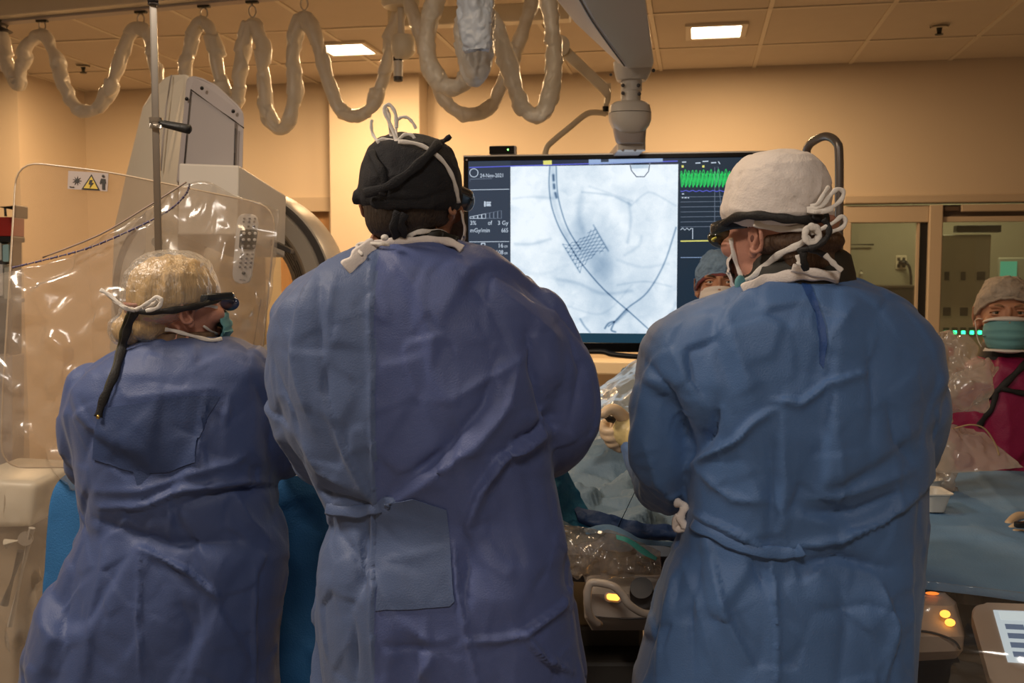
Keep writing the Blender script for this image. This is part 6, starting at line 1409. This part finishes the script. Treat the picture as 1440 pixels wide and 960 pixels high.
# wrapped device at right
wd = empty('wrapped_device', L(1330, 665, 2.62), 'device wrapped in clear plastic between azure gown and magenta vest', 'equipment')
obj('core', ntube(smoothpath([L(1322, 668, 2.7), L(1318, 600, 2.7), L(1318, 530, 2.7), L(1326, 485, 2.7), L(1338, 478, 2.7)], 5), [.028]*21, n=16), mat('device_peach', (.55, .42, .34), .4), wd, smooth=True)
obj('red_tab', prism(bmesh.new(), [L(1334, 488, 2.63), L(1341, 489, 2.63), L(1341, 501, 2.63), L(1335, 500, 2.63)], V(0, .004, 0)), mat('red_tab', (.45, .12, .08), .4), wd)
m_wrap = plastic('wrap_film', tint=(.88, .80, .72), haze=.36, rough=.15, bump=.3, bscale=10)
def bagmesh(name, pts, r, seed, m, parent, am=.014, fl=.8):
    S = smoothpath([L(*p) for p in pts], 8); rr = [float(np.interp(i/8, range(len(r)), r)) for i in range(len(S))]; bm = tube(bmesh.new(), S, rr, [q*fl for q in rr], n=36)
    bmesh.ops.subdivide_edges(bm, edges=bm.edges[:], cuts=1, use_grid_fill=True); bmesh.ops.recalc_face_normals(bm, faces=bm.faces); me = bpy.data.meshes.new(name); bm.to_mesh(me); bm.free(); co, no = verts_np(me)
    co += no*(am*facet(co, .06, seed, 18)+am*.4*facet(co, .025, seed+1, 18)).clip(-.03, .03)[:, None]; set_np(me, co); return mesh_obj(name, me, m, parent)
bagmesh('wrap', [(1318, 690, 2.66), (1316, 620, 2.66), (1318, 560, 2.65), (1330, 505, 2.65), (1328, 468, 2.66)], [.05, .03, .045, .05, .022], 81, m_wrap, wd)
bagmesh('wrap_pouch', [(1322, 560, 2.62), (1345, 555, 2.6), (1366, 545, 2.6), (1388, 522, 2.6), (1396, 516, 2.6)], [.04, .062, .06, .035, .012], 83, m_wrap, wd)
bagmesh('wrap_shoulder', [(1320, 478, 2.66), (1345, 490, 2.65), (1360, 515, 2.63), (1366, 540, 2.62)], [.02, .04, .05, .04], 87, m_wrap, wd)
film('wrap_skirt', [[(1285, 610, 2.6), (1335, 596, 2.6), (1352, 598, 2.62), (1372, 600, 2.62)], [(1285, 640, 2.55), (1335, 625, 2.55), (1375, 628, 2.56), (1408, 634, 2.58)], [(1280, 664, 2.52), (1335, 664, 2.52), (1385, 662, 2.53), (1436, 660, 2.55)]], m_wrap, None, None, .010, .08, 85, parent=wd)
obj('wire_loop', ntube(smoothpath([L(1340, 603, 2.56), L(1365, 597, 2.56), L(1385, 603, 2.56), L(1400, 625, 2.56), L(1405, 640, 2.56)], 6), .0022, n=6), mat('amber_tube', (.5, .35, .18), .3), wd, smooth=True)
# ---- gloved left hand of the right surgeon
bm = bmesh.new(); dG = Dr+.32
def gfin(pts, r): tube(bm, smoothpath([L(*p) for p in pts], 4), [r[0]+(r[1]-r[0])*i/(4*(len(pts)-1)) for i in range(4*(len(pts)-1)+1)], n=12); ellip(bm, L(*pts[-1]), (r[1],)*3, None, 12, 8); ellip(bm, L(*pts[0]), (r[0],)*3, None, 12, 8)
gfin([(878, 588, dG-.02), (866, 577, dG-.03), (856, 576, dG-.035), (849, 582, dG-.04)], (.014, .0095))
gfin([(874, 598, dG+.01), (860, 593, dG+.02), (848, 598, dG+.01), (852, 606, dG-.01), (862, 607, dG-.02)], (.012, .0085)); gfin([(876, 606, dG), (862, 603, dG+.015), (850, 608, dG+.005), (855, 616, dG-.012), (864, 616, dG-.02)], (.012, .0083)); gfin([(878, 616, dG), (866, 612, dG+.01), (856, 617, dG), (860, 625, dG-.01), (869, 623, dG-.018)], (.0115, .0080)); gfin([(880, 624, dG), (870, 622, dG), (865, 628, dG-.005), (872, 632, dG-.012)], (.010, .0072))
ellip(bm, L(878, 603, dG), (.026, .035, .032)); tube(bm, [L(874, 602, dG), L(900, 612, dG-.03)], [.030, .032], n=18)
hd_ = mesh_obj('gloved_hand', remesh(bm, .0026, 2), m_glove, pr); hd_['label'] = 'left hand in cream latex glove, fingers curled'
obj('glove_cuff', ntube(smoothpath([L(876, 602, dG), L(884, 606, dG-.01), L(896, 612, dG-.02), L(908, 618, dG-.04)], 4), [.0325, .034, .034, .035, .035, .036, .036, .037, .037, .038, .038, .039, .039][:13], n=24), mat('glove_cuff_yellow', (.78, .60, .26), .4, bump=.4, bscale=60), pr, smooth=True)
o = obj('catheter_handle', ntube([L(843, 584, dG-.01), L(856, 588, dG-.01), L(868, 592, dG-.01)], [.006, .0075, .006], n=12), m_dark, None, smooth=True); tag(o, 'small black handle held between the gloved fingers', 'handle')
# ================================================================== the two women facing us
def hood(parent, H, z0, m, hm, label, kz=1.0, fr=.0):
    """bouffant cap: loose puffy shell with an elastic rim, open at the face"""
    bm = bmesh.new(); rs = []
    n = 40
    for j in range(13):
        t = j/12; ring = []
        for i in range(n):
            a = 2*PI*i/n; s_ = math.sin(a)                 # +1 = forehead
            zb = z0[0]*max(0, s_)+z0[1]*max(0, -s_)+z0[2]*(1-abs(s_))
            zt_ = .142*kz; th = t*PI/2; rr = math.cos(th)**.62
            puff = 1+.10*math.sin(min(1, t*2.2)*PI)
            z = zb+(zt_-zb)*math.sin(th); ring.append(H(.082*rr*puff*math.cos(a), -.012+.104*rr*puff*s_, z))
        rs.append(ring)
    loft(bm, rs[:-1]+[[rs[-1][0]+(p-rs[-1][0])*.0+(rs[-2][k_]-H(0, -.012, .14))*.0+Vector((0, 0, 0)) for k_, p in enumerate(rs[-1])]] if False else rs[:-1], caps=True)
    me = remesh(bm, .0035, 2); co, no = verts_np(me); co += no*(.0030*facet(co, .04, 91, 18)+.0012*facet(co, .016, 92, 18))[:, None]; set_np(me, co)
    o = mesh_obj('bouffant_cap', me, m, parent); o['label'] = label
    P = [H(.084*math.cos(a), -.012+.106*math.sin(a), (z0[0]*max(0, math.sin(a))+z0[1]*max(0, -math.sin(a))+z0[2]*(1-abs(math.sin(a))))) for a in np.linspace(0, 2*PI, 49)[:-1]]
    obj('elastic_rim', tube(bmesh.new(), [p+Vector((0, 0, .0018*math.sin(k_*2.1))) for k_, p in enumerate(P)], .0042, n=8, closed=True), hm, parent, smooth=True)
    return o
De = 3.2
pe = empty('person', (L(1418, 900, De).x, L(1418, 900, De).y, 0), 'woman at right edge facing us in magenta lead vest, teal mask and pale bouffant cap', 'person')
He = Head(1413, 447, De, 160, 2, 0, 1.03)
neck = L(1416, 496, De)
Te = [(498, 1384, 1450, De, .065), (504, 1370, 1466, De, .09), (515, 1358, 1480, De, .11), (540, 1348, 1490, De, .125), (600, 1346, 1492, De, .135), (660, 1344, 1494, De, .14), (760, 1346, 1492, De, .14), (840, 1340, 1498, De, .15)]
aA = [(1362, 535, De, .054), (1355, 600, De, .052), (1362, 670, De-.04, .045), (1400, 690, De-.12, .038)]; aB = [(1474, 535, De, .054), (1484, 600, De, .052), (1478, 670, De-.04, .045), (1440, 692, De-.12, .038)]
mesh_obj('body', body_mesh(He, neck, shrink(Te)[1:], [thin(aA), thin(aB)]), m_skinC, pe)['neck_z'] = neck.z
m_mag = mat('magenta_vest_cloth', (.30, .010, .075), .5, mottle=.08, bump=.25, bscale=200)
gown(pe, Te, [aA, aB], [([(1350, 560), (1380, 590), (1400, 640)], 8, .004, 'v'), ([(1410, 540), (1420, 600), (1415, 660)], 8, .004, 'r')], 51, m_mag, .007, .45, .7, 'magenta lead vest')
ve = [c for c in pe.children if c.name.startswith('gown')][0]; ve.name = 'lead_vest'
body_e = [c for c in pe.children if c.name.startswith('body')][0]
for pts, w_ in (([(1445, 508), (1425, 528), (1404, 548), (1385, 560), (1370, 568)], .010), ([(1406, 545), (1425, 550), (1446, 554)], .008), ([(1400, 552), (1396, 570), (1384, 588), (1376, 600)], .009)):
    belt = tape_on('black_strap', [ve], pts, m_strap, pe, .003, w_, .006)
bm = bmesh.new(); c0 = neck; loft(bm, [[Vector((c0.x, c0.y, c0.z+dz_))+V(rr*math.cos(a), rr*math.sin(a), .012*math.sin(a)) for a in np.linspace(0, 2*PI, 33)[:-1]] for dz_, rr in ((-.035, .088), (.0, .080), (.030, .074), (.036, .068), (0, .064))], caps=False)
obj('thyroid_collar', bm, m_strap, pe, smooth=True)['label'] = 'black lead collar'
eyes(He, pe, (.10, .09, .05), mat('brow_light', (.30, .16, .08), .7), m_skinC)
m_mt = mat('teal_pleated_mask', (.17, .40, .42), .75, bump=.3, bscale=300)
mk = mask_shell(He, m_mt, pe, z0=-.002, z1=-.100, out=.012, wrap=.74, pleat=.004)
mw = mask_shell(He, m_white, pe, z0=.006, z1=-.012, out=.0135, wrap=.76, pleat=0, name='mask_band', rows_=4); mw2 = mask_shell(He, m_white, pe, z0=-.094, z1=-.106, out=.0105, wrap=.70, pleat=0, name='mask_band', rows_=4)
for s in (-1, 1):
    for z in (-.004, -.09): obj('ear_loop', ntube(smoothpath([He(s*.068, .045, z), He(s*.078, .02, z*.7), He(s*.084, -.005, -.01)], 4), .0016, n=6), m_tie, pe, smooth=True)
m_cap_e = mat('pale_net_cap', (.46, .38, .30), .8, bump=1, bscale=90, mottle=.25, mscale=60)
bh = bmesh.new(); ellip(bh, He(0, -.022, .030), (.080, .098, .085), He.R); ellip(bh, He(0, -.06, -.02), (.066, .05, .05), He.R); mesh_obj('hair', remesh(bh, .004, 3), m_hair_r, pe)
hood(pe, He, (.062, -.05, .0), m_cap_e, m_cap_e, 'pale translucent bouffant cap', .92)
# woman in front of the display
Db = 3.15
pb = empty('person', (L(1016, 900, Db).x, L(1016, 900, Db).y, 0), 'woman peering out beside the display in blue bouffant over red patterned cap, white mask', 'person')
Hb = Head(1011, 405, Db, 169, 4, 0, .86)
neck = L(1018, 462, Db)
Tb = [(468, 990, 1048, Db, .06), (474, 975, 1062, Db, .085), (486, 962, 1076, Db, .105), (520, 954, 1084, Db, .12), (600, 952, 1086, Db, .13), (700, 954, 1084, Db, .135), (800, 950, 1088, Db, .14)]
aA = [(966, 505, Db, .048), (960, 570, Db, .046), (968, 640, Db-.04, .042), (990, 650, Db-.16, .036)]; aB = [(1072, 505, Db, .048), (1078, 570, Db, .046), (1070, 640, Db-.04, .042), (1045, 650, Db-.16, .036)]
mesh_obj('body', body_mesh(Hb, neck, shrink(Tb)[1:], [thin(aA), thin(aB)]), m_skinC, pb)['neck_z'] = neck.z
gown(pb, Tb, [aA, aB], [], 57, m_gownC, .008, .45, .8)
eyes(Hb, pb, (.10, .05, .025), mat('brow_dark', (.08, .04, .02), .7), m_skinC)
mask_shell(Hb, m_white, pb, z0=.002, z1=-.102, out=.012, wrap=.76, pleat=.004)
m_flor = mat('patterned_cap', (.20, .05, .05), .8, mottle=.95, mscale=55); m_bcap = mat('blue_bouffant', (.22, .34, .50), .8, bump=1, bscale=120, mottle=.35, mscale=60)
hood(pb, Hb, (.050, -.04, .0), m_bcap, m_bcap, 'pale blue bouffant cap', 1.02)
obj('patterned_band', ntube(smoothpath([Hb(.080*math.cos(a), -.010+.103*math.sin(a), .048*max(0, math.sin(a))+.0*(1-abs(math.sin(a)))-.002) for a in ang(-10, 190, 14)], 3), .005, .011, n=8), m_flor, pb, smooth=True)['label'] = 'dark red patterned inner cap band'
